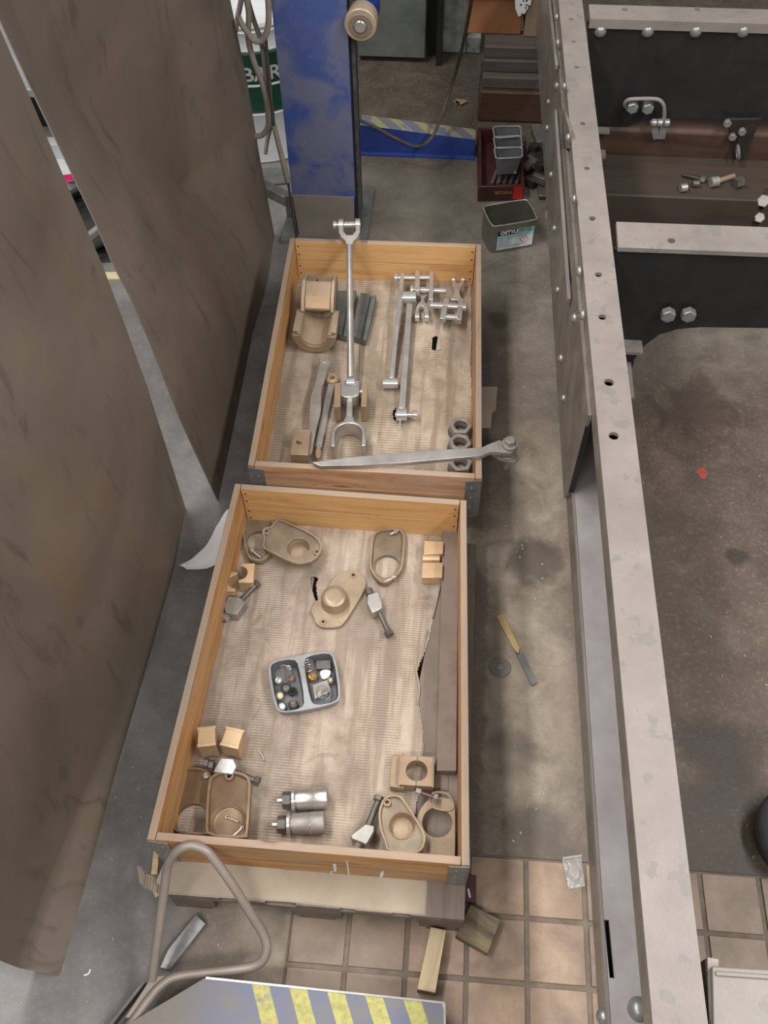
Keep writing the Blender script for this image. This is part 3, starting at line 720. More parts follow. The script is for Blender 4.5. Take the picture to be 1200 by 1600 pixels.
# bronze bearing halves
def halfblock(bm, M, w, l, h, r, ax='Z'):
    """block w (x) by l (y) by h (z), half-round bore on +x side, bore axis z"""
    n = 14; pts = [Vector((0, -l/2)), Vector((w, -l/2)), Vector((w, -r))]
    pts += [Vector((w-r*math.sin(math.pi*k/n), -r*math.cos(math.pi*k/n))) for k in range(1, n)]
    pts += [Vector((w, r)), Vector((w, l/2)), Vector((0, l/2))]
    bm.plate(pts, (), 0, h, M); return bm
def pair(label1, label2, p_c, z, wpx, ang, w, l, h, r, gap, mat, grp, off=0, zz=0):
    c = at(*p_c, z+h)
    for s, lb in ((1, label1), (-1, label2)):
        M = Matrix.Translation((c.x, c.y, z+(zz if s < 0 else 0))) @ Matrix.Rotation(ang+(0 if s > 0 else math.pi), 4, 'Z') @ Matrix.Translation((-w-gap, off, 0))
        bm = halfblock(B(), M, w, l, h, r)
        fl2 = B(); M2 = M @ Matrix.Translation((-.004, 0, 0)); fl2.bb(0, .005, -l/2-.002, l/2+.002, 0, h*.18, M2); fl2.bb(0, .005, -l/2-.002, l/2+.002, h*.82, h, M2)
        thing('bearing_half', lb, 'bearing', [('body', bm, mat, {'bevel': .0015}), ('flange', fl2, mat, {'bevel': .001})], grp)
for lb, q_, an, zz_ in (('left one of the two bronze halves at the left board, upper left', (346, 908), .08, 0.), ('right one of the two bronze halves at the left board, upper left', (397, 895), math.pi+.08, .002)):
    c = at(*q_, Z0+.06); M = Matrix.Translation((c.x, c.y, Z0+zz_)) @ Matrix.Rotation(an, 4, 'Z')
    fl2 = B(); fl2.bb(-.002, .044, -.0395, -.0375, .02, .04, M)
    thing('bearing_half', lb, 'bearing', [('body', halfblock(B(), M, .048, .074, .058, .026), M_['bronze'], {'bevel': .0012}), ('flange', fl2, M_['bronze'])], 'bronze bearing halves at upper left')
# square pair (lower right) with round hole: left half darker
pair('darker left half of the square bronze bearing block near the lower right corner', 'bright right half of the square bronze bearing block near the lower right corner', (651, 1204), Z0+.002, 60, .02, .046, .088, .05, .030, .0006, M_['bronze_dull'], 'square bearing block halves')
thing('bearing_half', 'narrow bronze flange step on the left side of the square bearing block', 'bearing', [('b', B().plate(pz([(612, 1181), (632, 1177), (631, 1232), (609, 1229)], Z0+.034), (), Z0, Z0+.034), M_['bronze_dull'], {'bevel': .0015})])
# upper right: two blocks and a sleeve lying on their sides
for q, lb in (([(664, 846), (692, 847), (691, 865), (663, 866)], 'upper bronze bearing block beside the brown bar at upper right'), ([(661, 880), (691, 880), (690, 902), (660, 902)], 'lower bronze bearing block beside the brown bar at upper right')):
    zt = Z0+.045; P = pz(q, zt); bm = B().plate(P, (), Z0, zt); f2 = B().plate(inset(P, -.002), (), zt-.006, zt+.0012)
    g = B(); m = (P[0]+P[1])/2
    thing('bearing_block', lb, 'bearing', [('body', bm, M_['bronze'], {'bevel': .002}), ('flange', f2, M_['bronze'], {'bevel': .001})], 'bronze blocks at upper right')
a, c = at(660, 873, Z0+.02), at(687, 873, Z0+.02)
thing('bushing', 'polished bronze sleeve between the two bearing blocks at upper right', 'bushing', [('b', B().ring(a, c, .018, .013), M_['bronze'])])
# lower-left pair standing
for q, q2, lb in (([(312, 1137), (339, 1134), (336, 1164), (309, 1167)], .30, 'left bronze bearing half standing above the bolts at lower left'), ([(357, 1136), (384, 1142), (368, 1170), (344, 1164)], -.3, 'right bronze bearing half standing above the bolts at lower left')):
    zt = Z0+.095; P = pz(q, zt); cn = sum(P, Vector((0, 0)))/4
    d = (P[1]-P[0]).normalized(); n = Vector((-d.y, d.x)); l = (P[1]-P[0]).length; wd = (P[0]-P[3]).length
    Mm = Matrix(((d.x, n.x, 0, P[3].x), (d.y, n.y, 0, P[3].y), (0, 0, 1, Z0), (0, 0, 0, 1)))
    # profile in local x,z with half bore in the lower front, extruded along y
    Mx = Mm @ Matrix(((1, 0, 0, 0), (0, 0, -1, wd), (0, 1, 0, 0), (0, 0, 0, 1)))
    h = zt-Z0; r = l*.36
    pts = [Vector((0, 0)), Vector((l/2-r, 0))]+[Vector((l/2-r*math.cos(math.pi*k/12), r*math.sin(math.pi*k/12))) for k in range(1, 12)]+[Vector((l/2+r, 0)), Vector((l, 0)), Vector((l, h)), Vector((0, h))]
    fx = B(); fx.bb(-.002, l+.002, -.001, .008, h-.006, h+.0015, Mm); fx.bb(-.002, l+.002, wd-.008, wd+.001, h-.006, h+.0015, Mm)
    thing('bearing_half', lb, 'bearing', [('body', B().plate(pts, (), 0, wd, Mx), M_['bronze'], {'bevel': .0015}), ('flange', fx, M_['bronze'], {'bevel': .001})], 'bronze halves at lower left')
# bolts with square blocks
def blockpart(pxs, zt, zb, mat, nm='square_nut'): return (nm, B().plate(pz(pxs, zt), (), zb, zt), mat, {'bevel': .003})
hexbolt('long bolt with a grey square nut beside the upper left bronze halves', 'bolt', (403, 911), (347, 970), Z0+.022, .0085, .015, M_['steeldark'],
        [blockpart([(357, 931), (374, 933), (384, 941), (370, 960), (352, 957), (349, 945)], Z0+.045, Z0, M_['steelgrey']), ('nut', B().hexnut(at(355, 962, Z0+.02), at(349, 968, Z0+.02), .015, .0085), M_['steelgrey'])], grp='bolts with square nuts')
hexbolt('long bolt with a hammered square nut right of the domed cover', 'bolt', (609, 993), (577, 922), Z0+.02, .0085, .016, M_['steeldark'],
        [blockpart([(574, 929), (591, 924), (598, 942), (597, 950), (582, 958), (573, 942)], Z0+.042, Z0, M_['steel']), ('nut', B().hexnut(at(578, 930, Z0+.02), at(575, 921, Z0+.02), .014, .0085), M_['steeldark'])], grp='bolts with square nuts')
hexbolt('bolt with a square nut leaning by the front board, left of the lower right covers', 'bolt', (594, 1245), (560, 1325), Z0+.03, .0095, .017, M_['steeldark'],
        [blockpart([(571, 1287), (585, 1290), (584, 1300), (572, 1320), (549, 1311), (547, 1305)], Z0+.052, Z0, M_['steel']), ('end', B().hexa(at(562, 1316, Z0+.04), at(557, 1326, Z0+.03), .01), M_['steel'])], grp='bolts with square nuts')
hexbolt('dark bolt behind the brown cover with its head sticking out right of it', 'bolt', (405, 1222), (350, 1200), Z0+.05, .009, .016, M_['steeldark'])
thing('square_nut', 'bright hammered square nut above the brown cover at lower left', 'nut', [('n', B().plate(pz([(344, 1184), (366, 1186), (370, 1196), (364, 1210), (333, 1206), (338, 1196)], Z0+.07), (), Z0+.03, Z0+.07), M_['steelbright'], {'bevel': .003})])
for q, lb in (((322, 1193), 'dark hex nut left of the bright square nut'), ((330, 1196), 'dark hex nut touching the bright square nut')):
    a = at(*q, Z0+.045); thing('hex_nut', lb, 'nut', [('n', B().hexnut(a+Vector((-.006, 0, 0)), a+Vector((.008, 0, 0)), .017, .009, .2), M_['steeldark'], {'bevel': .001})], 'dark nuts at lower left')
a = at(411, 1180, Z0)
# red-handled small bolt lower right
aa, cc = at(650, 1236, Z0+.05), at(684, 1247, Z0+.05)
thing('bolt', 'reddish stud with nuts on both ends below the square bearing block', 'bolt', [('shank', B().cyl(aa, cc, .0055, n=12), M_['purple']),
      ('nut', B().hexnut(aa, aa+(cc-aa)*.22, .011, .0055), M_['steelgrey']), ('nut', B().hexnut(cc-(cc-aa)*.18, cc, .012, .0055), M_['steelgrey'])])
# big pins
for (p0, p1, r, lb, coll) in (((433, 1251), (513, 1247), .031, 'upper polished steel pin with a hex end near the front board', 0), ((425, 1289), (508, 1285), .031, 'lower polished steel pin with a hex end near the front board', 1)):
    z = Z0+r; a, c = at(*p0, z), at(*p1, z); d = (c-a).normalized(); L = (c-a).length
    n = Vector((-d.y, d.x, 0))
    parts = [('threaded_end', B().cyl(a, a+d*.02, .009, n=14, bev=.001), M_['steelbright']),
             ('nut', B().hexa(a+d*.016, a+d*.042, .024, .25), M_['steeldark'], {'bevel': .001}),
             ('washer', B().ring(a+d*.042, a+d*.052, .034, .01), M_['steelbright']),
             ('body', B().lathe([(0, .052), (.026, .052), (.026, .058), (r-.002, .058), (r-.002, .062), (r-.001, L*.72), (r+.0003, L*.72+.002), (r+.0003, L-.003), (r-.003, L), (0, L)], axis_m(a, c)[0], 32), M_['steelgrey'] if coll else M_['steel'])]
    parts.append(('collar_ring', B().ring(a+d*(L*.72), a+d*(L*.74), r+.001, r-.004), M_['steelbright']))
    thing('steel_pin', lb, 'pin', parts, 'steel pins')
# brown bars along the right board
thing('steel_bar', 'long brown steel bar lying against the right board of the nearer collar', 'bar', [('b', B().plate(pz([(692, 821), (716, 822), (713, 1205), (681, 1204), (684, 1100), (688, 950)], Z0+.03), (), Z0-.004, Z0+.03), M_['brown_bar'], {'bevel': .002})])
thing('wood_strip', 'flat brown strip showing between the torn cardboard and the steel bar', 'strip', [('b', B().plate(pz([(688, 925), (700, 925), (700, 1235), (655, 1235), (656, 1060), (668, 1000)], Z0-.004), (), .1445, .1475), M_['brown_bar'])])
# grey plastic two-compartment tray
zt = Z0+.042; cor = pz([(415, 1033), (523, 1014), (536, 1098), (431, 1118)], zt)
def rr(pts, f=.13): return chaikin(pts, 3, f)
P = chaikin(chaikin(cor, 1, .12), 2)
mid0, mid1 = cor[0].lerp(cor[1], .49), cor[3].lerp(cor[2], .49)
def sub(a, b_, c, d, k):
    q = [a, b_, c, d]; ctr = sum(q, Vector((0, 0)))/4
    return chaikin(inset(q, k), 1, .14)
La = [cor[0], mid0, mid1, cor[3]]; Lb = [mid0, cor[1], cor[2], mid1]
H1 = chaikin(sub(*La, .008), 1, .25); H2 = chaikin(sub(*Lb, .008), 1, .25)
def wallring(bm, ho, hi2, z0, z1):
    n = len(ho)
    a = [bm.bm.verts.new((p.x, p.y, z1)) for p in ho]; c = [bm.bm.verts.new((p.x, p.y, z0)) for p in hi2]
    for i in range(n): bm._f([a[i], a[(i+1) % n], c[(i+1) % n], c[i]], (0, 1, 2, 3))
    bm._f(c, range(n))
tr = B().plate(P, [H1, H2], zt-.003, zt); wl = B()
for h in (H1, H2):
    hh_ = h if sarea(h) > 0 else h[::-1]
    wallring(wl, hh_, inset(hh_, .007), Z0+.002, zt-.001)
Po = inset(P, .001); wo = B(); n = len(Po); a = [wo.bm.verts.new((p.x, p.y, zt-.001)) for p in Po]; Pi = inset(P, .008); c = [wo.bm.verts.new((p.x, p.y, Z0)) for p in Pi]
for i in range(n): wo._f([a[i], a[(i+1) % n], c[(i+1) % n], c[i]], (0, 1, 2, 3))
wo._f(c, range(n))
thing('plastic_tray', 'grey two-compartment plastic tray of small fittings in the middle of the nearer collar', 'tray',
      [('rim', tr, M_['trayplastic'], {'bevel': .001}), ('compartment', wl, M_['greybin']), ('outer_wall', wo, M_['trayplastic'])])
zf = Z0+.005
def small(name, lb, cat, bm, mat, grp=None): thing(name, lb, cat, [('s', bm, mat)] if not isinstance(bm, list) else bm, grp)
random.seed(5)
def fit(px, py, r, kind, lb, m1, m2, dz=0):
    r *= 1.35; c = at(px, py, zf+.012+dz); t = Matrix.Translation(c) @ Matrix.Rotation(random.uniform(-.5, .5), 4, 'X') @ Matrix.Rotation(random.uniform(-.5, .5), 4, 'Y')
    if kind == 'cap':
        thing('hose_fitting', lb, 'fitting', [('body', B().lathe([(0, -.008), (r, -.008), (r, .002), (r*.85, .004), (r*.7, .004), (r*.7, .001), (0, .001)], t, 18), m1), ('insert', B().lathe([(0, .001), (r*.62, .001), (r*.6, .006), (r*.2, .0075), (0, .007)], t, 16), m2)])
    elif kind == 'ring':
        thing('ring', lb, 'ring', [('s', B().torus(None, r, .0016, t, 24, 6), m1)])
    elif kind == 'spring':
        pts = [t @ Vector((r*math.cos(k*.5), r*math.sin(k*.5), k*.0007)) for k in range(44)]
        thing('spring', lb, 'spring', [('s', B().tube(pts, .0013, 5), m1)])
fit(435, 1063, .009, 'cap', 'round fitting with a mirror-like centre in the left tray compartment', M_['steel'], M_['steelbright'])
fit(437, 1087, .011, 'cap', 'round fitting with a cream centre in the left tray compartment', M_['steeldark'], M_['cream'])
fit(440, 1104, .011, 'cap', 'round fitting with a white centre at the lower left of the tray', M_['steeldark'], M_['drumlabel'])
fit(458, 1100, .011, 'cap', 'dark fitting with an olive centre by the tray divider', M_['steeldark'], M_['bronze_dull'])
fit(447, 1075, .012, 'cap', 'dark angled fitting in the middle of the left compartment', M_['black_iron'], M_['steeldark'], .003)
fit(450, 1046, .009, 'spring', 'coil of thin steel rings at the top of the left compartment', M_['steel'], None)
fit(454, 1059, .008, 'cap', 'small brown bush beside the tray divider', M_['bronze_dull'], M_['steeldark'])
fit(457, 1080, .010, 'cap', 'black oily nut in the left compartment', M_['black_iron'], M_['black'])
fit(484, 1047, .012, 'spring', 'bright wire coil at the top of the right compartment', M_['steelbright'], None, .006)
fit(489, 1056, .012, 'cap', 'amber coloured bush in the right compartment', M_['copper'], M_['bronze_dull'])
fit(516, 1063, .008, 'cap', 'small brown plug at the right of the tray', M_['bronze_dull'], M_['steel'])
fit(503, 1081, .014, 'ring', 'thin bright snap ring over the steel block in the tray', M_['steelbright'], None, .014)
fit(510, 1084, .012, 'ring', 'second thin snap ring beside the first in the tray', M_['steelbright'], None, .012)
thing('gauge_face', 'white round dial fragment in the right tray compartment', 'dial', [('d', B().plate(outline([(499, 1047), (517, 1046), (516, 1055), (508, 1061), (502, 1060)], zf+.02), (), zf+.014, zf+.02), M_['drumlabel'])])
thing('steel_block', 'small grey steel block under the snap rings in the tray', 'block', [('d', B().plate(pz([(488, 1070), (511, 1062), (518, 1080), (492, 1092)], zf+.016), (), zf, zf+.016), M_['steelgrey'], {'bevel': .001})])
thing('steel_block', 'dark steel clip at the top right of the tray', 'block', [('d', B().plate(pz([(494, 1032), (517, 1031), (517, 1045), (494, 1045)], zf+.016), (), zf, zf+.016), M_['steeldark'], {'bevel': .001})])
# ================================================================= OBJECTS IN THE FARTHER COLLAR
# bronze axle bearing: upper block and lower shell
def arcprof(R, r, n=14, a0=0, a1=math.pi): return [Vector((R*math.cos(a0+(a1-a0)*k/n), R*math.sin(a0+(a1-a0)*k/n))) for k in range(n+1)]+[Vector((r*math.cos(a1+(a0-a1)*k/n), r*math.sin(a1+(a0-a1)*k/n))) for k in range(n+1)]
# lower shell: trough opening upwards, axis along y
a = at(492, 520, Z0+.10); bcen = at(490, 478, Z0+.10)
Rr = .068; yc0, yc1 = a.y-.005, a.y+.15; xc = a.x-.004
Mx = Matrix(((1, 0, 0, xc), (0, 0, 1, yc0), (0, 1, 0, Z0+.092), (0, 0, 0, 1)))
sh = B().plate(arcprof(-.068, -.056, 22), (), 0, yc1-yc0, Mx)
fl2 = B().plate(arcprof(-.088, -.056, 22), (), -.008, .006, Mx)
cl = [B().box((xc+s*.074, (yc0+yc1)/2, Z0+.092), (.026, .125, .014)).box((xc+s*.084, (yc0+yc1)/2, Z0+.074), (.006, .125, .022)) for s in (-1, 1)]
hb = B().torus(None, .013, .0025, Matrix.Translation((xc, yc0+.055, Z0+.028)), 20, 6)
thing('axle_bearing_shell', 'large tan bronze bearing trough open upwards, against the left board of the farther collar', 'bearing',
      [('shell', sh, M_['bronze_pale']), ('front_flange', fl2, M_['bronze_dull'], {'bevel': .002}), ('side_lug', cl[0], M_['bronze_pale'], {'bevel': .002}), ('side_lug', cl[1], M_['bronze_pale'], {'bevel': .002}), ('oil_hole_rim', hb, M_['bronze_pale'])])
# upper block leaning on the rear end
ya, yb = yc1-.03, yc1+.11; z0b = Z0+.11
ub = B(); 
prof = [Vector((0, 0)), Vector((.03, .045)), Vector((.085, .075)), Vector((.14, .06)), Vector((.15, .02)), Vector((.13, -.02)), Vector((.02, -.03))]
Mu = Matrix(((0, 0, 1, xc-.052), (1, 0, 0, ya), (0, 1, 0, z0b), (0, 0, 0, 1)))
ub.plate(prof, (), 0, .104, Mu)
u2 = B(); u2.plate([p*1.12+Vector((-.01, -.002)) for p in prof], (), -.016, 0, Mu); u2.plate([p*1.12+Vector((-.01, -.002)) for p in prof], (), .104, .118, Mu)
u3 = B()
for k in (0, 1): q_ = Mu @ Vector((.09, .0755, .045+.0*k)); u3.dome(q_, (0, 0, 1), .006, .002, 10)
fc = B().plate([Vector((.003, .008)), Vector((.0295, .0465)), Vector((.0285, .0475)), Vector((.001, .0085))], (), .003, .101, Mu)
thing('axle_bearing_block', 'bronze bearing block with a bright machined face, leaning behind the bronze trough', 'bearing',
      [('body', ub, M_['bronze_dull'], {'bevel': .002}), ('side_flange', u2, M_['bronze_pale'], {'bevel': .003}), ('machined_face', fc, M_['bronze']), ('plug', u3, M_['steeldark'])])
# grey iron guide plates
def guide(lb, p, zt):
    P = pz(p, zt); d0 = P[1]-P[0]; d1 = P[2]-P[3]
    L = lambda u, v: (P[0]+d0*u).lerp(P[3]+d1*u, v)
    S = lambda u0, u1: [L(u0, 0), L(u1, 0), L(u1, 1), L(u0, 1)]
    bz = Z0+.001
    thing('guide_plate', lb, 'plate', [('base', B().plate(S(0, 1), (), bz, zt-.014), M_['iron'], {'bevel': .001}), ('raised_rib', B().plate(S(.02, .62), (), zt-.014, zt), M_['iron'], {'bevel': .001}), ('edge_rib', B().plate(S(.74, 1), (), zt-.014, zt-.003), M_['iron'], {'bevel': .001})], 'guide plates')
guide('left grey iron guide plate beside the bronze trough', [(527, 454), (557, 453), (542, 525), (521, 520)], Z0+.034)
guide('right grey iron guide plate right of the long polished rod', [(563, 457), (588, 461), (572, 531), (549, 524)], Z0+.034)
# forks
def forkpoly(g, w, L, tail, sw):
    """Y outline: arms at x=+-g, length L, width w, stem half width sw"""
    return [Vector((g-w/2, 0)), Vector((g+w/2, 0)), Vector((g+w/2, -L*.62)), Vector((g*.7+w/2, -L*.95)), Vector((sw*1.5, -L*1.15)), Vector((sw, -L*1.4)), Vector((sw, -L-tail)),
            Vector((-sw, -L-tail)), Vector((-sw, -L*1.4)), Vector((-sw*1.5, -L*1.15)), Vector((-g*.7-w/2, -L*.95)), Vector((-g-w/2, -L*.62)), Vector((-g-w/2, 0)), Vector((-g+w/2, 0)), Vector((-g+w/2, -L*.55)), Vector((-g*.35, -L*.8)), Vector((g*.35, -L*.8)), Vector((g-w/2, -L*.55))]
def forkparts(M, g, w, L, tail, sw, th, eye, pin=None, mat=None, pinmat=None):
    mat = mat or M_['steel']; pinmat = pinmat or M_['steelbright']
    parts = [('fork', B().plate(forkpoly(g, w, L, tail, sw), (), -th/2, th/2, M), mat, {'bevel': .002})]
    for s in (-1, 1):
        parts.append(('eye', B().cyl(M @ Vector((s*g-w*.55, 0, 0)), M @ Vector((s*g+w*.55, 0, 0)), eye, n=24, bev=.0015), mat))
    if pin:
        parts.append(('pin', B().cyl(M @ Vector((-g-pin[0], 0, 0)), M @ Vector((g+pin[1], 0, 0)), eye*.55, n=16, bev=.001), pinmat))
        parts.append(('pin_head', B().cyl(M @ Vector((-g-pin[0]-.012, 0, 0)), M @ Vector((-g-pin[0], 0, 0)), eye*.72, n=16, bev=.001), pinmat))
    return parts
# long connecting rod
A_ = at(546, 351, .42); Bp = at(548, 598, .215)
d = (A_-Bp).normalized(); xx = d.cross(Vector((0, 0, 1))).normalized(); zz = xx.cross(d)
MF = Matrix(((xx.x, d.x, zz.x, A_.x), (xx.y, d.y, zz.y, A_.y), (xx.z, d.z, zz.z, A_.z), (0, 0, 0, 1)))
parts = forkparts(MF, .034, .019, .075, .03, .012, .03, .024, (.02, .012))
parts.append(('rod', B().cyl(A_-d*.10, Bp+d*.02, .0125, .0145, n=20), M_['steel']))
parts.append(('rod_eye', B().cyl(Bp-xx*.016, Bp+xx*.016, .022, n=24, bev=.001), M_['steelbright']))
thing('connecting_rod', 'long polished rod with a pinned fork, leaning over the farther collar', 'rod', parts)
# crosshead with strap
zc = Z0+.045
cA, cB_ = at(547, 612, zc), at(545, 690, zc); d = (cA-cB_).normalized(); xx = Vector((d.y, -d.x, 0))
def Lc(u, v, z=0): return cA+xx*u+d*v+Vector((0, 0, z))
MC = Matrix(((xx.x, d.x, 0, cA.x), (xx.y, d.y, 0, cA.y), (0, 0, 1, zc), (0, 0, 0, 1)))
parts = [('crosshead', B().plate([Vector(p) for p in ((-.036, .03), (-.016, .03), (-.016, .002), (.016, .002), (.016, .03), (.036, .03), (.038, -.03), (.034, -.045), (.016, -.056), (-.016, -.056), (-.034, -.045), (-.038, -.03))], (), -.028, .03, MC), M_['steel'], {'bevel': .003}),
         ('cross_pin', B().cyl(Lc(-.055, .0), Lc(.055, .0), .016, n=20, bev=.001), M_['steelbright']),
         ('shank', B().bar(Lc(0, -.05, .002), Lc(0, -.165, .002), .024, .03), M_['steel'], {'bevel': .004})]
ctr = Lc(0, -.232); Ms = MC @ Matrix.Translation((0, -.234, 0))
R1, R2 = .062, .049; n = 18
strap = [Vector((R1*math.cos(t), R1*math.sin(t))) for t in [math.pi*k/n for k in range(n+1)]]+[Vector((-R1, -.06)), Vector((-R2, -.06))]+[Vector((R2*math.cos(t), R2*math.sin(t))) for t in [math.pi*(n-k)/n for k in range(n+1)]]+[Vector((R2, -.06)), Vector((R1, -.06))]
parts.append(('strap', B().plate(strap, (), -.04, .03, Ms), M_['steel'], {'bevel': .003}))
parts.append(('neck', B().plate([Vector((-.013, .095)), Vector((.013, .095)), Vector((.022, .07)), Vector((.04, .05)), Vector((-.04, .05)), Vector((-.022, .07))], (), -.016, .018, Ms), M_['steel'], {'bevel': .003}))
thing('crosshead_link', 'polished steel crosshead link ending in a round strap, in the middle of the farther collar', 'link', parts)
for q, lb in (([(523, 599), (532, 597), (532, 635), (522, 636)], 'left bronze slipper block beside the polished crosshead'), ([(566, 599), (574, 598), (573, 635), (564, 635)], 'right bronze slipper block beside the polished crosshead')):
    thing('slipper_block', lb, 'block', [('b', B().plate(pz(q, Z0+.085), (), Z0, Z0+.085), M_['bronze_dull'], {'bevel': .0015})], 'slipper blocks')
# curved lever left
zt = Z0+.05
lev = outline([(500, 562), (507, 557), (515, 560), (516, 570), (512, 576), (508, 592), (501, 610), (502, 628), (501, 645), (495, 665), (490, 690), (488, 708), (480, 712), (480, 690), (483, 668), (484, 640), (485, 620), (492, 600), (497, 580)], zt)
e_ = at(506, 563, zt)
thing('curved_lever', 'grey curved steel lever with a bronze-bushed eye, left side of the farther collar', 'lever',
      [('blade', B().plate(lev, (), zt-.012, zt), M_['steelgrey'], {'bevel': .001}), ('eye', B().ring(e_-Vector((0, 0, .04)), e_+Vector((0, 0, .002)), .021, .013), M_['steelgrey']), ('bush', B().ring(e_-Vector((0, 0, .038)), e_+Vector((0, 0, .004)), .015, .011), M_['bronze'])])
e_ = at(519, 591, Z0+.03); f_ = at(497, 700, Z0+.012)
thing('lever_arm', 'second bushed lever arm lying under the grey curved lever', 'lever', [('arm', B().bar(e_+(f_-e_).normalized()*.02-Vector((0, 0, .012)), f_, .026, .014), M_['steelgrey'], {'bevel': .003}),
      ('eye', B().ring(e_-Vector((0, 0, .022)), e_+Vector((0, 0, .002)), .026, .015), M_['bronze_dull']), ('bush', B().ring(e_-Vector((0, 0, .02)), e_+Vector((0, 0, .0035)), .017, .012), M_['bronze'])])
cbk = at(467, 690, Z0+.075)
thing('slide_block', 'tan bronze slide block with a round plug in the lower left of the farther collar', 'block', [('body', B().plate(pz([(459, 669), (486, 671), (481, 711), (453, 710)], Z0+.07), (), Z0, Z0+.07), M_['bronze_dull'], {'bevel': .002}), ('plug', B().cyl(cbk-Vector((0, 0, .01)), at(468, 690, Z0+.0708), .011, n=16), M_['steeldark'])])
thing('bronze_stub', 'small brown bronze stub right of the slide block', 'block', [('b', B().plate(outline([(494, 695), (501, 695), (502, 714), (492, 716)], Z0+.03), (), Z0, Z0+.03), M_['bronze_dull'], {'bevel': .002})])
# long flat lever over the rim
a, c = at(486, 721, .352+.008), at(770, 703, .372)
c_eye = at(797, 692, .38)
d = (c-a).normalized()
parts = [('blade', B().plate(pz([(487, 722), (560, 713), (640, 706), (700, 702), (752, 699), (768, 692), (781, 687), (786, 700), (782, 706), (766, 706), (752, 712), (640, 722), (560, 727), (500, 728)], .364), (), .3465, .364), M_['steel'], {'bevel': .0015})]
for s, dz in ((0, 0), (1, -.052)):
    ce_ = c_eye+Vector((0, 0, dz)); parts.append(('eye', B().ring(ce_-Vector((0, 0, .02)), ce_, .028, .012), M_['steelgrey']))
parts.append(('fork_arm', B().plate(pz([(776, 690), (800, 682), (808, 700), (800, 706), (780, 706)], .37), (), .350, .366), M_['steelgrey'], {'bevel': .001}))
parts.append(('fork_arm', B().plate(pz([(764, 706), (800, 702), (812, 714), (804, 722), (780, 716)], .32), (), .306, .318), M_['steelgrey'], {'bevel': .001}))
parts.append(('pin', B().cyl(c_eye-Vector((0, 0, .13)), c_eye+Vector((0, 0, .005)), .011, n=16), M_['steelgrey']))
parts.append(('nut', B().hexa(c_eye, c_eye+Vector((0, 0, .018)), .019, .3), M_['steelgrey'], {'bevel': .001}))
thing('flat_lever', 'long flat lever with a bolted eye, lying across the front of the farther collar', 'lever', parts)
# hex nuts at right
for (q, lb) in (((720, 664), 'topmost of the three large hex nuts at the right board'), ((719, 690), 'middle one of the three large hex nuts at the right board'), ((720, 722), 'lowest of the three large hex nuts, partly under the flat lever')):
    zt = Z0+.045; c_ = at(*q, zt)
    thing('hex_nut', lb, 'nut', [('body', B().hexnut(Vector((c_.x, c_.y, Z0+.012)), c_, .043, .024, random.uniform(0, 1)), M_['steelgrey'], {'bevel': .003}), ('collar_ring', B().ring(Vector((c_.x, c_.y, Z0)), Vector((c_.x, c_.y, Z0+.013)), .046, .024), M_['steeldark'])], 'large hex nuts')
# thin rods
def rodthing(lb, p0, p1, z0, z1, w, h, extra, mat='steel'):
    a, c = at(*p0, z0), at(*p1, z1)
    thing('link_rod', lb, 'rod', [('rod', B().bar(a, c, w, h), M_[mat], {'bevel': .002})]+extra, 'link rods')
def cylp(nm, p0, p1, z, r, m='steelbright', hx=False):
    a, c = at(*p0, z), at(*p1, z)
    return (nm, B().cyl(a, c, r, n=20, bev=.0015), M_[m]) if not hx else (nm, B().hexa(a, c, r), M_[m], {'bevel': .001})
rodthing('left flat link rod running down from the pinned joint to a round boss', (629, 428), (612, 592), Z0+.065, Z0+.025, .018, .012,
         [cylp('boss', (598, 599), (622, 599), Z0+.025, .021), ])
rodthing('right link rod with a pin through its lower eye', (640, 476), (628, 640), Z0+.05, Z0+.028, .024, .014,
         [cylp('boss', (628, 465), (650, 465), Z0+.045, .026), cylp('eye', (619, 648), (636, 648), Z0+.028, .024), cylp('pin', (617, 648), (648, 648), Z0+.028, .010), cylp('pin_head', (645, 648), (652, 648), Z0+.028, .018), cylp('split_pin', (625, 655), (625, 664), Z0+.02, .003)])
# pinned joints cluster
def bars(nm, segs, m='steel', bev=.002):
    out_ = []
    for p0, p1, z, w, h in segs: out_.append((nm, B().bar(at(*p0, z), at(*p1, z), w, h), M_[m], {'bevel': bev}))
    return out_
thing('shackle', 'steel double shackle with two cross pins at the back of the farther collar', 'shackle',
      bars('side_plate', [((652, 426), (652, 458), Z0+.06, .020, .03), ((674, 427), (673, 472), Z0+.06, .018, .03)])+
      [cylp('pin', (620, 434), (674, 434), Z0+.06, .011), cylp('pin_head', (616, 434), (621, 434), Z0+.06, .020), cylp('pin', (644, 452), (697, 455), Z0+.045, .012), cylp('pin_head', (641, 453), (646, 453), Z0+.045, .020)])
def plank(lb, q, z, th, ex, nm='fork_link'):
    thing(nm, lb, 'link', [('body', B().plate(outline(q, z, 1), (), z-th, z), M_['steel'], {'bevel': .002})]+ex)
plank('steel H-shaped fork link lying under the double shackle', [(649, 453), (674, 453), (673, 460), (664, 463), (663, 470), (670, 478), (670, 494), (663, 494), (662, 478), (655, 478), (654, 494), (647, 494), (651, 476), (658, 470), (657, 463), (650, 461)], Z0+.03, .022,
      [cylp('eye', (648, 495), (655, 495), Z0+.024, .020), cylp('eye', (663, 495), (670, 495), Z0+.024, .020)])
plank('steel fork link with slim prongs at the back right corner of the farther collar', [(706, 434), (711, 434), (713, 442), (719, 442), (721, 434), (726, 435), (724, 446), (717, 454), (720, 464), (724, 469), (701, 468), (708, 462), (711, 454), (706, 445)], Z0+.045, .012,
      [cylp('eye', (705, 437), (711, 437), Z0+.04, .011, 'steel'), cylp('eye', (720, 437), (726, 437), Z0+.04, .011, 'steel')])
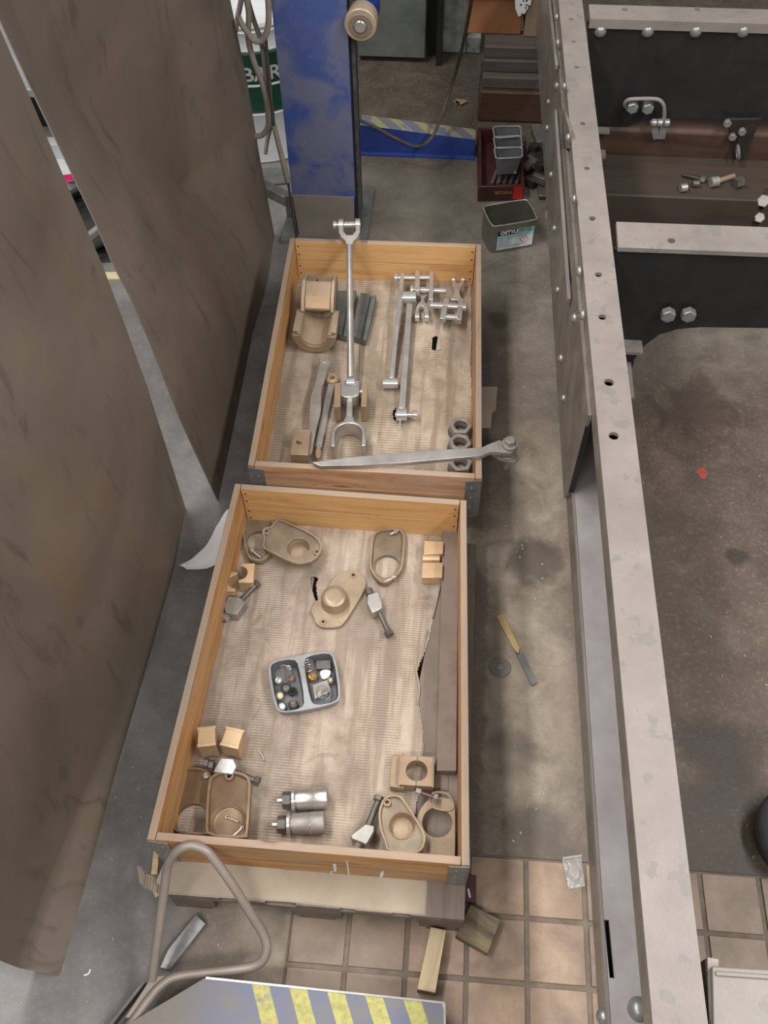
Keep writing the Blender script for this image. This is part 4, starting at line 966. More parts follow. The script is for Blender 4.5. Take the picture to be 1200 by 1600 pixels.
thing('shackle', 'square steel shackle with a long side pin at the right of the farther collar', 'shackle',
      bars('side_plate', [((698, 470), (691, 502), Z0+.045, .022, .03), ((720, 470), (717, 503), Z0+.045, .022, .03)])+
      [cylp('pin', (672, 477), (727, 480), Z0+.05, .013), cylp('pin_head', (722, 480), (728, 480), Z0+.05, .019), cylp('eye', (689, 495), (697, 495), Z0+.04, .021), cylp('eye', (711, 496), (721, 496), Z0+.04, .021), cylp('spacer', (697, 495), (712, 496), Z0+.04, .012)])
# ================================================================= CHASSIS FRAME at the right
FT = .0193  # direction
def FX(x, y, z=0): # frame lateral coordinate x (0 = left edge), along y
    return Vector((1.119+x*math.cos(FT)-y*math.sin(FT), x*math.sin(FT)+y*math.cos(FT), z))
MFm = Matrix.Translation((1.119, 0, 0)) @ Matrix.Rotation(FT, 4, 'Z')
MFi = MFm.inverted()
def fl_loc(px, py, z): return MFi @ at(px, py, z)
YN, YF = -.75, 4.6
holes = []
for (px, py, r) in ((892.5, 30, .009), (896, 65, .008), (901, 105, .009), (910.5, 193, .010), (917, 263, .010), (925.5, 341, .011), (935, 429, .011), (941, 495.5, .0115), (951.6, 597.5, .0135), (959, 681, .0135)):
    q = fl_loc(px, py, .9); holes.append(circ((q.x, q.y), r, 18))
parts = []
parts.append(('top_flange', B().plate([Vector((0, YN)), Vector((.0985, YN)), Vector((.0985, YF)), Vector((0, YF))], holes, .888, .9, MFm), M_['primer']))
parts.append(('top_lip', B().bb(0, .012, YN, YF, .83, .888, MFm), M_['lip']))
wb = B(); wb.bb(.082, .094, YN, YF, .37, .888, MFm); parts.append(('web_plate', wb, M_['blackpaint']))
s0, s1 = fl_loc(945, 1437, .485), fl_loc(955, 1528, .485)
sw0 = .012
slot = [Vector((s0.x-.002, s0.y)), Vector((s0.x+.010, s0.y)), Vector((s0.x+.013, s1.y)), Vector((s0.x+.002, s1.y))]
parts.append(('lower_shelf', B().plate([Vector((0, YN)), Vector((.081, YN)), Vector((.081, YF)), Vector((0, YF))], [slot], .475, .485, MFm), M_['shelfp']))
parts.append(('lower_lip', B().bb(0, .012, YN, YF, .385, .475, MFm), M_['lip']))
parts.append(('bottom_flange', B().bb(.0125, .0815, YN, YF, .385, .395, MFm), M_['blackpaint']))
parts.append(('shelf_edge_bead', B().bb(.0, .006, YN, 1.2, .485, .489, MFm), M_['primer']))
# rivets / side plate in plane x=-.011
def fside(px, py, x=-.011):
    # intersect the ray with the frame plane x
    d = ray(px, py); o = MFi @ CO; dd = MFi.to_3x3() @ d; t = (x-o.x)/dd.x; p = o+dd*t; return p
g0 = fside(897, 735)
def yz(px, py): p = fside(px, py); return Vector((p.y, p.z))
hol = []
h1 = [yz(876, 232), yz(886, 232), yz(890, 205), yz(880, 168)]
h2 = [yz(888, 468), yz(893, 440), yz(889, 400), yz(886, 400)]
Mside = MFm @ Matrix(((0, 0, 1, -.011), (1, 0, 0, 0), (0, 1, 0, 0), (0, 0, 0, 1)))
yN = g0.y
parts.append(('side_plate', B().plate([Vector((yN, .485)), Vector((yN+.04, .40)), Vector((YF, .40)), Vector((YF, .845)), Vector((yN, .845))], [h1, h2], 0, .0105, Mside), M_['lip']))
parts.append(('side_plate_end', B().bb(-.0115, .004, yN-.004, yN, .49, .80, MFm), M_['blackpaint']))
riv = []
def rivet(px, py, r=.015, x=-.011):
    p = fside(px, py, x-.006); p.x = x; c_ = MFm @ p; nrm = MFm.to_3x3() @ Vector((-1, 0, 0))
    return ('rivet', B().dome(c_, nrm, r, r*.85, 16), M_['galv'])
for px, py, r in ((868, 27, .015), (870, 67, .016), (868, 134, .015), (880, 135, .015), (886, 215, .015), (895, 311, .015), (903, 424, .017), (895, 497, .017), (908, 492, .016),
                  (855, 159, .012), (853, 200, .014), (859, 273, .014), (864, 357, .014), (869, 453, .014), (874, 560, .016), (878, 622, .014)):
    parts.append(rivet(px, py, r))
parts.append(rivet(938, 1588, .018, 0)); 
parts.append(('rivet', B().dome(at(998, 1577, .4852), (0, 0, 1), .026, .022, 20), M_['galv']))
# angle rib running along the side plate
rp = [fside(x_, y_, -.022) for x_, y_ in ((861, 0), (866, 60), (871, 105))]
for y0_, y1_, q0, q1 in ((0, 0, (858, 2), (870, 105)), (0, 0, (868, 175), (889, 470))):
    a, c = fside(*q0, -.02), fside(*q1, -.02)
    parts.append(('angle_rib', B().bar(MFm @ Vector((-.02, a.y, a.z)), MFm @ Vector((-.02, c.y, c.z)), .022, .012, (1, 0, 0)), M_['primer'], {'bevel': .002}))
# cross members
def yplate(poly, y, th, holes=()):
    Mx_ = Matrix(((1, 0, 0, 0), (0, 0, -1, y), (0, 1, 0, 0), (0, 0, 0, 1)))
    return B().plate(poly, holes, -th, 0, Mx_)
def xz(px, py, y): p = aty(px, py, y); return Vector((p.x, p.z))
# cross member 1 (far)
y1f = at(960, 30, .9).y
hs = [circ(at(976, 15, .9).xy, .012, 16), circ(at(1090, 15, .9).xy, .012, 16)]
Yb = at(1000, 9, .9).y; xl1 = at(922, 29, .9).x; fl1 = B().plate([Vector((xl1, y1f)), Vector((2.3, y1f)), Vector((2.3, Yb)), Vector((xl1, Yb))], hs, .882, .9)
k1 = []
for px in (938, 1012, 1087, 1161): k1.append(('rivet', B().dome(aty(px, 49, y1f+.008), (0, -1, 0), .026, .020, 18), M_['galv']))
web1 = yplate([Vector((xz(918, 33, y1f).x, .881)), Vector((xz(1290, 27, y1f).x, .881)), xz(1290, 187, y1f), xz(1060, 186, y1f), xz(1005, 190, y1f), xz(975, 202, y1f), xz(958, 222, y1f), xz(950, 250, y1f), xz(930, 250, y1f)], y1f+.010, .012)
parts.append(('cross_member_flange', fl1, M_['primer'])); parts.append(('cross_member_web', web1, M_['blackpaint'], {'kids': k1}))
parts.append(('cross_member_lip', B().bb(xl1, 2.3, y1f-.003, y1f-.0005, .862, .9), M_['primer']))
# cross member 2
y2f = at(1000, 388, .9).y
hs = [circ(at(1049, 376, .9).xy, .0125, 18)]
Yb = at(1000, 348, .9).y; xl2 = at(966, 387, .9).x; fl2b = B().plate([Vector((xl2, y2f)), Vector((2.1, y2f+.01)), Vector((2.1, Yb+.01)), Vector((xl2+.002, Yb))], hs, .884, .9)
web2 = yplate([Vector((xz(958, 392, y2f).x, .883)), Vector((xz(1290, 396, y2f).x, .883)), xz(1290, 518, y2f), xz(1095, 515, y2f), xz(1060, 518, y2f), xz(1030, 527, y2f), xz(1006, 545, y2f), xz(992, 565, y2f), xz(985, 592, y2f), xz(965, 592, y2f)], y2f+.012, .012)
k2 = []
for px in (1044, 1076):
    c_ = aty(px, 494, y2f-.02); c_.y = y2f
    k2.append(('bolt_head', B().hexa(c_, c_-Vector((0, .028, 0)), .026, .5), M_['galv'], {'bevel': .002}))
parts.append(('cross_member_flange', fl2b, M_['primer'])); parts.append(('cross_member_web', web2, M_['blackpaint'], {'kids': k2}))
# brackets below web ends
def brk(q, y):
    bm = yplate([xz(*t, y) for t in q], y, .012); return bm
c_ = aty(975, 540, y2f)
zb2 = aty(990, 535, y2f).z
parts.append(('bracket', B().bb(1.19, aty(1002, 540, y2f).x, y2f-.05, y2f+.02, zb2-.012, zb2), M_['primer']))
zb3 = aty(985, 566, y2f-.03).z
parts.append(('bracket', B().bb(1.19, aty(986, 566, y2f-.03).x, y2f-.20, y2f-.03, zb3-.01, zb3), M_['primer']))
zb4 = aty(945, 198, y1f).z
parts.append(('bracket', B().bb(1.13, aty(952, 198, y1f).x, y1f-.04, y1f-.005, zb4-.012, zb4), M_['primer']))
parts.append(('bracket', B().bb(1.13, aty(946, 232, y1f).x, y1f-.05, y1f-.005, zb4-.16, zb4-.11), M_['primer']))
# bent pipe hook bracket on web 1
zy = y1f-.02
pp = [aty(x_, y_, yy) for x_, y_, yy in ((980, 170, zy+.015), (976, 163, zy), (982, 156, zy-.01), (1000, 154.5, zy-.015), (1020, 154.5, zy-.02), (1031, 157, zy-.025), (1037, 165, zy-.03), (1038, 180, zy-.03), (1036, 190, zy-.03))]
hk = [('nut', B().hexa(aty(988, 167, zy-.01)+Vector((0, .02, 0)), aty(988, 167, zy-.01)-Vector((0, .02, 0)), .026, .4), M_['galv'], {'bevel': .001}),
      ('nut', B().hexa(aty(1012, 168, zy-.01)+Vector((0, .02, 0)), aty(1012, 168, zy-.01)-Vector((0, .02, 0)), .026, .4), M_['galv'], {'bevel': .001})]
for cx_ in (1022, 1031, 1042):
    q_ = aty(cx_, 192, zy-.03); hk.append(('clevis_bolt', B().cyl(q_-Vector((.012, 0, 0)), q_+Vector((.010, 0, 0)), .018, n=14, bev=.002), M_['galv']))
for cx_, dx in ((1021, 3), (1037, -2)):
    a = aty(cx_, 188, zy-.03); c = aty(cx_+dx*1.5, 217, zy-.03); hk.append(('clevis_arm', B().bar(a, c, .012, .030, (1, 0, 0)), M_['galv'], {'bevel': .003}))
parts.append(('hook_bracket', B().tube(spline(pp, 5), .0085, 10), M_['primer'], {'kids': hk}))
# cross member 3 at the very bottom right
y3 = at(1150, 1512, .9).y
parts.append(('cross_member_flange', B().plate([at(1113, 1509, .9).xy, at(1260, 1518, .9).xy, at(1290, 1800, .9).xy, at(1120, 1800, .9).xy], (), .884, .9), M_['primer'], {'bevel': .003}))
parts.append(('edge_strip', B().bar(at(1118, 1521, .902), at(1250, 1530, .902), .008, .006), M_['primer'], {'bevel': .002}))
parts.append(('cross_member_web', B().bar(at(1096, 1509, .80), at(1100, 1700, .80), .02, .16), M_['lip']))
thing('chassis_frame', 'grey primed riveted steel wagon chassis on the right with black cross members', 'frame', parts)
# ================================================================= BEYOND THE FRAME
zt1 = .3; ya_, yb_ = at(1100, 310, zt1).y, at(1100, 246, zt1).y
thing('timber_beam', 'thick dark timber beam under the far cross member with loose bolts on it', 'timber', [('b', B().bb(1.16, 2.25, ya_, yb_, .001, zt1), M_['timber'], {'bevel': .006})], 'timber beams')
yb2 = yb_+.005
zt2 = aty(1100, 205, yb2).z
thing('timber_beam', 'higher dark timber beam behind the bolt-strewn one, under the far cross member', 'timber', [('b', B().bb(1.2, 2.3, yb2, yb2+.42, .001, zt2), M_['timber_b'], {'bevel': .02})], 'timber beams')
for k, (q0, q1, r, m, lb) in enumerate((((1067, 273), (1100, 281), .010, 'black_iron', 'dark threaded bolt on the timber beam'), ((1110, 285), (1122, 283), .022, 'steelbright', 'bright steel sleeve on the timber beam'), ((1122, 283), (1147, 275), .012, 'bronze_dull', 'brass rod stub on the timber beam'), ((1063, 294), (1073, 293), .018, 'steel', 'loose nut nearest the front edge of the timber beam'), ((1082, 287), (1092, 287), .015, 'steeldark', 'dark nut beside the threaded bolt on the beam'), ((1148, 287), (1160, 284), .022, 'steeldark', 'dark square nut on the timber beam below the hanging plate'))):
    a, c = at(*q0, zt1+r), at(*q1, zt1+r)
    pr = [('body', B().cyl(a, c, r, n=14, bev=.001) if k != 5 else B().hexa(a, c, r*1.1), M_[m])]
    if k == 0: d = (c-a).normalized(); pr.append(('nut', B().hexa(a+d*.08, a+d*.10, .017), M_['steeldark']))
    thing('loose_bolt', lb, 'hardware', pr, 'loose hardware on the timber')
# hanging triangular plate with links
yh = y1f-.02
tp = B(); 
for (q, r1, r2) in (((1152, 200), 9, 10), ):
    poly = [xz(1135, 186, yh), xz(1190, 186, yh), xz(1172, 225, yh), xz(1160, 264, yh), xz(1150, 264, yh), xz(1143, 225, yh)]
    tp = yplate(poly, yh, .014)
pr = [('plate', tp, M_['black_iron'], {'bevel': .002})]
for q in ((1137, 195), (1145, 216), (1160, 208)): pr.append(('bolt', B().hexa(aty(*q, yh-.03)+Vector((0, .02, 0)), aty(*q, yh-.03), .018, .3), M_['galv'], {'bevel': .002}))
pr.append(('link', B().torus(None, .03, .007, Matrix.Translation(aty(1153, 238, yh-.03)) @ Matrix.Rotation(1.3, 4, 'Y'), 18, 6), M_['galv']))
pr.append(('ball_end', B().dome(aty(1153, 272, yh-.03), (0, 0, 1), .02, .02), M_['steelbright']))
thing('hanger_plate', 'dark tapering hanger plate with bolts below the far cross member', 'bracket', pr)
thing('dark_timber_post', 'grey slanting board at the far right behind the hanger plate', 'timber', [('b', B().bar(aty(1165, 247, yh+.3), aty(1195, 180, yh+.3), .12, .03, (0, 1, 0)), M_['plank'])])
thing('valve_lever', 'small dark bolted lever at the right edge above the near cross member', 'lever', [('arm', B().bar(at(1180, 350, .5), at(1200, 300, .5), .03, .03), M_['black_iron'], {'bevel': .003}), ('nut', B().hexa(at(1193, 314, .52), at(1193, 314, .56), .025), M_['steelgrey']), ('nut', B().hexa(at(1187, 340, .52), at(1187, 340, .55), .02), M_['steelgrey'])])
thing('rubber_tyre', 'black rubber wheel edge on the floor at the right, below the red spot', 'wheel', [('tyre', B().torus(None, .09, .05, Matrix.Translation(at(1256, 1306, .06)) @ Matrix.Rotation(.15, 4, 'X'), 30, 12), M_['rubber']), ('hub', B().cyl(at(1256, 1306, .02), at(1256, 1306, .09), .05), M_['steeldark'])])
# ================================================================= BLUE LIFT COLUMN
yc = 2.913; x0c, x1c = -.066, .2215
parts = [('front_plate', B().bb(x0c, x1c, yc-.006, yc+.006, .245, 2.55), M_['blue']),
         ('side_plate', B().bb(x1c-.012, x1c, yc+.007, yc+.045, .03, 2.55), M_['bluedark']),
         ('inner_channel', B().bb(x1c-.02, x1c+.004, yc+.05, yc+.24, .03, 2.55), M_['bluedark']),
         ('guide_strip', B().bb(x1c, x1c+.018, yc+.055, yc+.075, .03, 2.55), M_['steeldark']),
         ('side_plate', B().bb(x0c, x0c+.012, yc+.007, yc+.24, .03, 2.55), M_['bluepure']),
         ('plinth', B().plate([Vector((x0c+.015, .0)), Vector((x1c-.012, 0)), Vector((x1c-.004, .245)), Vector((x0c+.002, .245))], (), -.012, 0, Matrix(((1, 0, 0, 0), (0, 0, -1, yc-.012), (0, 1, 0, 0), (0, 0, 0, 1)))), M_['plinth']),
         ('base_plate', B().bb(-.135, .27, yc-.05, yc+.40, .0005, .022), M_['iron']),
         ('gusset', B().bb(-.13, -.07, yc+.12, yc+.14, .022, .14), M_['iron'])]
rc = aty(563, 40, yc-.03)
rr_ = .062
parts.append(('roller', B().cyl(rc+Vector((0, .075, 0)), rc, rr_, n=32, bev=.004), M_['bronze_pale'], {'kids': [
    ('bearing_race', B().ring(rc+Vector((0, .001, 0)), rc-Vector((0, .006, 0)), .045, .027), M_['brown_bar']), ('axle_end', B().cyl(rc, rc-Vector((0, .014, 0)), .023, n=20, bev=.003), M_['steelbright'])]}))
parts.append(('carriage', B().bb(x1c+.01, x1c+.115, yc+.07, yc+.13, rc.z-.02, rc.z+.4), M_['bluepure'], {'bevel': .01}))
thing('lift_column', 'tall dusty blue steel lift column with a roller at its right side', 'column', parts)
# far blue ramp with hazard stripes
yr = at(650, 242).y; zl = aty(565, 195, yr).z; zr = aty(738, 218, yr).z; xl, xr = .168, at(741, 244).x
depth = at(600, 180, zl).y-yr
M_['stripeF'] = stripe_mat('faded_hazard_stripes', .26, .125, .9, yr, .2, .22, .45)
rb = B(); vs = [rb.bm.verts.new(p) for p in ((xl, yr, 0), (xr, yr, 0), (xr, yr+depth, 0), (xl, yr+depth, 0), (xl, yr, zl), (xr, yr, zr), (xr, yr+depth, zr), (xl, yr+depth, zl))]
for k, ids in enumerate(((0, 3, 2, 1), (4, 5, 6, 7), (0, 1, 5, 4), (1, 2, 6, 5), (2, 3, 7, 6), (3, 0, 4, 7))): rb._f(vs, ids, 1 if k == 1 else 0)
rl = B().bar((xl, yr-.012, .004), (xr, yr-.012, .004), .03, .006)
thing('drive_on_ramp', 'blue wedge ramp with faded yellow stripes right of the blue column', 'ramp', [('wedge', rb, [M_['bluepure'], M_['stripeF']], {'bevel': .002}), ('foot_strip', rl, M_['bluepure'])])
# near ramp at the bottom
zr2 = .12; q = pz([(322, 1527), (695, 1566), (697, 1700), (150, 1700), (200, 1600)], zr2)
_p = at(388, 1536, zr2); M_['stripeN'] = stripe_mat('hazard_stripes', at(392, 1537, zr2).x, (at(628, 1561, zr2).x-at(392, 1537, zr2).x)/4, .45, _p.y, 1., at(388, 1540, zr2).x-.004)
nb = B().plate(q, (), zr2-.006, zr2); ns = B().plate(inset(q, .004), (), .002, zr2-.006)
eg = B().bar(at(322, 1528, zr2+.001), at(694, 1567, zr2+.001), .005, .004); eg.bar(at(694.5, 1567, zr2+.001), at(696, 1650, zr2+.001), .005, .004)
thing('drive_on_ramp', 'nearer blue-grey ramp plate with five yellow stripes at the bottom edge', 'ramp', [('tread_plate', nb, M_['stripeN']), ('body', ns, M_['bluedark']), ('worn_edge', eg, M_['steel'])])
# ================================================================= TUBE HANDLE
pp = []
for x_, y_, z_ in ((238, 1530, .10), (243, 1490, .14), (252, 1425, .21), (260, 1365, .28), (266, 1343, .315), (280, 1327, .345), (300, 1321, .352), (320, 1328, .345), (335, 1343, .325), (365, 1385, .27), (390, 1425, .21), (409, 1455, .165), (417, 1478, .14), (411, 1500, .12), (395, 1510, .11), (375, 1514, .106), (340, 1518, .102), (300, 1522, .10), (270, 1528, .10), (250, 1541, .10), (232, 1562, .10), (215, 1585, .10), (200, 1606, .10), (180, 1640, .1)):
    pp.append(at(x_, y_, z_))
j = at(243, 1536, .10)
thing('tube_handle', 'bent taupe steel tube handle leaning against the front board of the nearer collar', 'handle',
      [('loop', B().tube(spline(pp, 5), .0125, 14), M_['dust']), ('gusset', B().plate(pz([(236, 1528), (262, 1524), (250, 1540), (228, 1560), (205, 1590), (196, 1590), (222, 1550)], .100), (), .094, .100), M_['dust'])])
thing('handle_leg', 'dark flat bar beside the tube handle at the bottom left', 'bar', [('b', B().bar(at(228, 1535, .05), at(165, 1615, .05), .008, .035), M_['steeldark'])])
# ================================================================= LOOSE THINGS ON THE FLOOR
thing('steel_bar_offcut', 'grey steel flat bar offcut on the floor inside the tube handle', 'bar', [('b', B().plate(pz([(306, 1429), (321, 1443), (265, 1515), (250, 1512), (262, 1484)], .03), (), .003, .03), M_['galv'], {'bevel': .001})])
thing('wood_offcut', 'pale sawn wood stick standing on the tiles at the bottom, right of centre', 'wood', [('b', B().plate(pz([(673, 1448), (697, 1453), (680, 1552), (652, 1546)], .055), (), .001, .055), M_['offcut'], {'rot': 1.35, 'bevel': .002})])
thing('wood_block', 'weathered square wood block leaning at the corner of the pallet', 'wood', [('b', B().plate(pz([(735, 1413), (783, 1437), (762, 1490), (712, 1462)], .04), (), .002, .04), M_['oldwood'], {'rot': -.5, 'bevel': .002})])
thing('red_board', 'maroon painted board end beside the pallet corner', 'board', [('b', B().plate(pz([(724, 1368), (744, 1368), (744, 1412), (728, 1408), (722, 1400)], .008), (), .001, .008), M_['maroon']), ('chip', B().plate(pz([(730, 1389), (733, 1388), (736, 1402), (733, 1403)], .0095), (), .008, .0095), M_['drumlabel'])])
# file
f0, f1, fm = at(780, 962, .01), at(834, 1069, .01), at(812, 1020, .01)
thing('file', 'flat file with a worn brass-coloured half and a dark half on the concrete', 'tool', [('bare_half', B().plate(pz([(775, 962), (786, 959), (812, 1012), (810, 1024), (802, 1012)], .008), (), .001, .008), M_['leaf'], {'label': 'worn yellowish half of the file'}), ('dark_half', B().plate(pz([(803, 1015), (811, 1022), (816, 1018), (840, 1066), (831, 1071)], .008), (), .001, .008), M_['iron'], {'label': 'dark grey half of the file'})])
c_ = at(781, 1043)
thing('washer', 'flat dull washer lying on the concrete left of the file', 'washer', [('disc', B().ring(c_+Vector((0, 0, .001)), c_+Vector((0, 0, .004)), .037, .009, 32), simple('floor_tone_steel', [(.3, '#5f5952'), (.7, '#6f6860')], 20, .5, .1)), ('centre', B().ring(c_+Vector((0, 0, .001)), c_+Vector((0, 0, .006)), .009, .004), M_['steelgrey'])])
# plastic bag
bg = B(); N = 14; V = [[None]*(N+1) for _ in range(N+1)]; Q = pz([(879, 1342), (909, 1337), (915, 1384), (889, 1388)], .01)
for i in range(N+1):
    for j in range(N+1):
        u, v_ = i/N, j/N; p = (Q[0].lerp(Q[1], u)).lerp(Q[3].lerp(Q[2], u), v_)
        h = .012*math.sin(math.pi*u)*math.sin(math.pi*v_)+.005*mnoise.noise(Vector((u*5, v_*5, 2)))+.003
        V[i][j] = bg.bm.verts.new((p.x, p.y, max(.002, h)))
for i in range(N):
    for j in range(N): bg._f([V[i][j], V[i+1][j], V[i+1][j+1], V[i][j+1]], (0, 1, 2, 3))
thing('plastic_bag', 'small crumpled clear zip bag on the tiles beside the chassis', 'bag', [('film', bg, M_['plastic']), ('seal', B().bar(at(879, 1341, .006), at(909, 1337, .006), .006, .002), M_['plastic'])])
# white cloth under the left board
cl_ = B(); N = 16; Q = [at(355, 797, .1), at(382, 812, .12), at(335, 888, .06), at(277, 883, .01), ]
edge1 = spline([at(355, 796, .13), at(338, 822, .10), at(325, 848, .07), at(300, 872, .03), at(277, 884, .008)], 4); edge2 = spline([at(385, 800, .13), at(372, 840, .10), at(352, 866, .08), at(330, 886, .04), at(292, 890, .008)], 4)
rows = []
for k, (a, c) in enumerate(zip(edge1, edge2)):
    rows.append([cl_.bm.verts.new(a.lerp(c, u/8)+Vector((0, 0, .012*math.sin(u/8*math.pi)+.006*mnoise.noise(Vector((k*.5, u*.6, 0)))))) for u in range(9)])
for r1, r2 in zip(rows, rows[1:]):
    for u in range(8): cl_._f([r1[u], r1[u+1], r2[u+1], r2[u]], (0, 1, 2, 3))
thing('paper_sheet', 'crumpled white paper poking out left of the nearer collar', 'paper', [('p', cl_, M_['white'])])
for q, s, r_, lb, m in (((134, 1516), .012, 1, 'small white plastic ring piece on the floor at the bottom left', 'drumlabel'),):
    c = at(*q, .003); thing('plastic_clip', lb, 'clip', [('p', B().tube([c+Vector((.012*math.cos(t), .012*math.sin(t), 0)) for t in [-1.7+.25*k for k in range(9)]], .0025, 6), M_[m])])
random.seed(11)
deb = B()
for k in range(150):
    if k < 70: x_, y_ = random.uniform(-.25, .25), random.uniform(-.4, .9)
    elif k < 120: x_, y_ = random.uniform(.85, 1.08), random.uniform(.15, 2.2)
    else: x_, y_ = random.uniform(1.3, 1.9), random.uniform(.1, 1.7)
    s = random.uniform(.0015, .0045); deb.box((x_, y_, s*.4), (s*2, s, s*.7), Matrix.Translation((x_, y_, 0)) @ Matrix.Rotation(random.uniform(0, 3), 4, 'Z') @ Matrix.Translation((-x_, -y_, 0)))
thing('metal_chips', 'tiny pale chips and swarf scattered over the floor', 'debris', [('d', deb, M_['card_plain'])], kind='stuff')
p = at(1097, 740); rd = B().plate(chaikin([Vector((p.x+.02*math.cos(t)*(1+.3*math.sin(3*t)), p.y+.028*math.sin(t))) for t in [k*.7 for k in range(9)]], 2), (), .0003, .0012)
thing('paint_spot', 'red paint blob on the dark floor right of the chassis', 'paint', [('p', rd, simple('red_paint_blob', [(.3, '#8c3a30'), (.7, '#a84a3c')], 30, .5))])
# ================================================================= THINGS AT THE BACK
# tin box with label
bl, br, lf = at(765, 397), at(835, 385), at(750, 362)
fx_ = (br-bl); L = fx_.length; ux = fx_.normalized(); uy = Vector((-ux.y, ux.x, 0)); Hh = aty(770, 355, bl.y).z
dpt = .158
def TB(u, v_, z): return bl+ux*u+uy*v_+Vector((0, 0, z))
ro = [Vector(TB(u, v_, 0).xy) for u, v_ in ((0, 0), (L, 0), (L, dpt), (0, dpt))]; ro = chaikin(chaikin(ro, 1, .08), 1)
tin = B(); tin.plate(ro, [inset(ro, .0015)], .001, Hh); tin2 = B().plate(inset(ro, .001), (), .001, .003)
tinm = simple('tinplate', [(.3, '#5d5c50'), (.7, '#77766a')], 5, .33, .45, .1)
tl_ = B().tube([Vector((p.x, p.y, Hh)) for p in ro], .0032, 6, True)
nrm = Vector((ux.y, -ux.x, 0))
def lab(u0, u1, z0, z1, off=.0012): 
    o_ = bl+nrm*off; Mx_ = Matrix(((ux.x, 0, nrm.x, o_.x), (ux.y, 0, nrm.y, o_.y), (0, 1, 0, 0), (0, 0, 0, 1)))
    return B().plate([Vector((u0, z0)), Vector((u1, z0)), Vector((u1, z1)), Vector((u0, z1))], (), 0, .0004, Mx_), Mx_
Wl0, Wl1 = L*.14, L*.93
def text_b(txt, size, M, extr=.0003, font_scale=1.):
    cu = bpy.data.curves.new('t', 'FONT'); cu.body = txt; cu.size = size; cu.extrude = extr; cu.offset = size*.02
    ob = bpy.data.objects.new('t', cu); COL.objects.link(ob); bpy.context.view_layer.update()
    me = bpy.data.meshes.new_from_object(ob.evaluated_get(bpy.context.evaluated_depsgraph_get())); b_ = B(); b_.bm.from_mesh(me); b_.bm.transform(M)
    bpy.data.objects.remove(ob); return b_
l1, ML = lab(Wl0, Wl1, Hh*.10, Hh*.80)
kids = [('print_band', lab(Wl0, L*.56, Hh*.62, Hh*.80, .0018)[0], M_['black']), ('print_band', lab(L*.46, L*.60, Hh*.62, Hh*.80, .0022)[0], simple('navy_print', [(.3, '#161b30'), (.7, '#1d2440')], 5)),
        ('print_band', lab(L*.60, Wl1, Hh*.60, Hh*.80, .0018)[0], simple('green_print', [(.4, '#4d7a68'), (.6, '#8fa99b')], 40)),
        ('print_band', lab(Wl0, Wl1, Hh*.52, Hh*.58, .0018)[0], simple('teal_print', [(.4, '#5f9aa0'), (.6, '#8fb9bd')], 40)),
        ('lettering', text_b('OSTYLE', .026, ML @ Matrix.Translation((L*.19, Hh*.66, .0012))), M_['drumlabel'])]
for k in range(4): kids.append(('text_line', lab(Wl0+.006, L*.46-.01*(k % 2), Hh*(.44-.075*k), Hh*(.46-.075*k), .0018)[0], simple('grey_print', [(.3, '#6c7480'), (.7, '#8b93a0')], 60)))
_cz = Hh*.36; _cu = L*.74
_dm = lambda r, off: B().plate([ML @ Vector((0, 0, 0)) and Vector((_cu-r, _cz)), Vector((_cu, _cz-r)), Vector((_cu+r, _cz)), Vector((_cu, _cz+r))], (), off, off+.0003, ML)
redp = simple('red_hazard_print', [(.3, '#a83a30'), (.7, '#bb4a3e')], 30)
kids.append(('hazard_diamond', _dm(.021, .0008), redp)); kids.append(('hazard_diamond', _dm(.016, .0013), M_['drumlabel']))
_x = B()
for s in (-1, 1): _x.plate([Vector((_cu-.009, _cz-s*.009-.0015)), Vector((_cu-.006, _cz-s*.009-.0015)), Vector((_cu+.009, _cz+s*.009+.0015)), Vector((_cu+.006, _cz+s*.009+.0015))], (), .0018, .0021, ML)
kids.append(('hazard_cross', _x, redp))
kids.append(('scuff', lab(L*.42, L*.70, Hh*.20, Hh*.215, .0018)[0], M_['steeldark']))
thing('tin_box', 'open rectangular tin with a white and teal printed label, on the floor by the chassis', 'tin', [('wall', tin, tinm), ('bottom', tin2, tinm), ('rolled_rim', tl_, M_['steel']), ('label', l1, simple('label_paper', [(.35, '#9fb0b4'), (.6, '#c1cccd')], 22, .5), {'kids': kids})])
# red crate
zc_ = .085; o4 = pz([(747, 199), (814, 198), (820, 290), (748, 292)], zc_); i4 = inset(o4, .016)
cr_ = B().plate(o4, [i4], .002, zc_); cb_ = B().plate(inset(o4, .002), (), .001, .006)
frt = o4[3]; yfr = min(p.y for p in o4)
fa, fb_ = [p for p in sorted(o4, key=lambda p: p.y)[:2]]
if fa.x > fb_.x: fa, fb_ = fb_, fa
du = (fb_-fa).normalized(); nn_ = Vector((du.y, -du.x)); Lf = (fb_-fa).length
Mf = Matrix(((du.x, 0, nn_.x, fa.x+nn_.x*.0008), (du.y, 0, nn_.y, fa.y+nn_.y*.0008), (0, 1, 0, 0), (0, 0, 0, 1)))
pr = [('side', cr_, M_['red'], {'bevel': .003}), ('bottom', cb_, M_['red']),
      ('red_panel', B().plate([Vector((Lf*.76, .012)), Vector((Lf*.98, .012)), Vector((Lf*.98, zc_-.004)), Vector((Lf*.76, zc_-.004))], (), 0, .0006, Mf), M_['redbright'], {'label': 'bright red square on the front of the crate'}),
      ('lettering', text_b('RETURN', .022, Mf @ Matrix.Translation((Lf*.36, .042, .0006))), simple('gold_print', [(.3, '#7a6040'), (.7, '#93774f')], 10))]
thing('red_crate', 'low dark red crate with three grey bins in it, below the dark timber block', 'crate', pr)
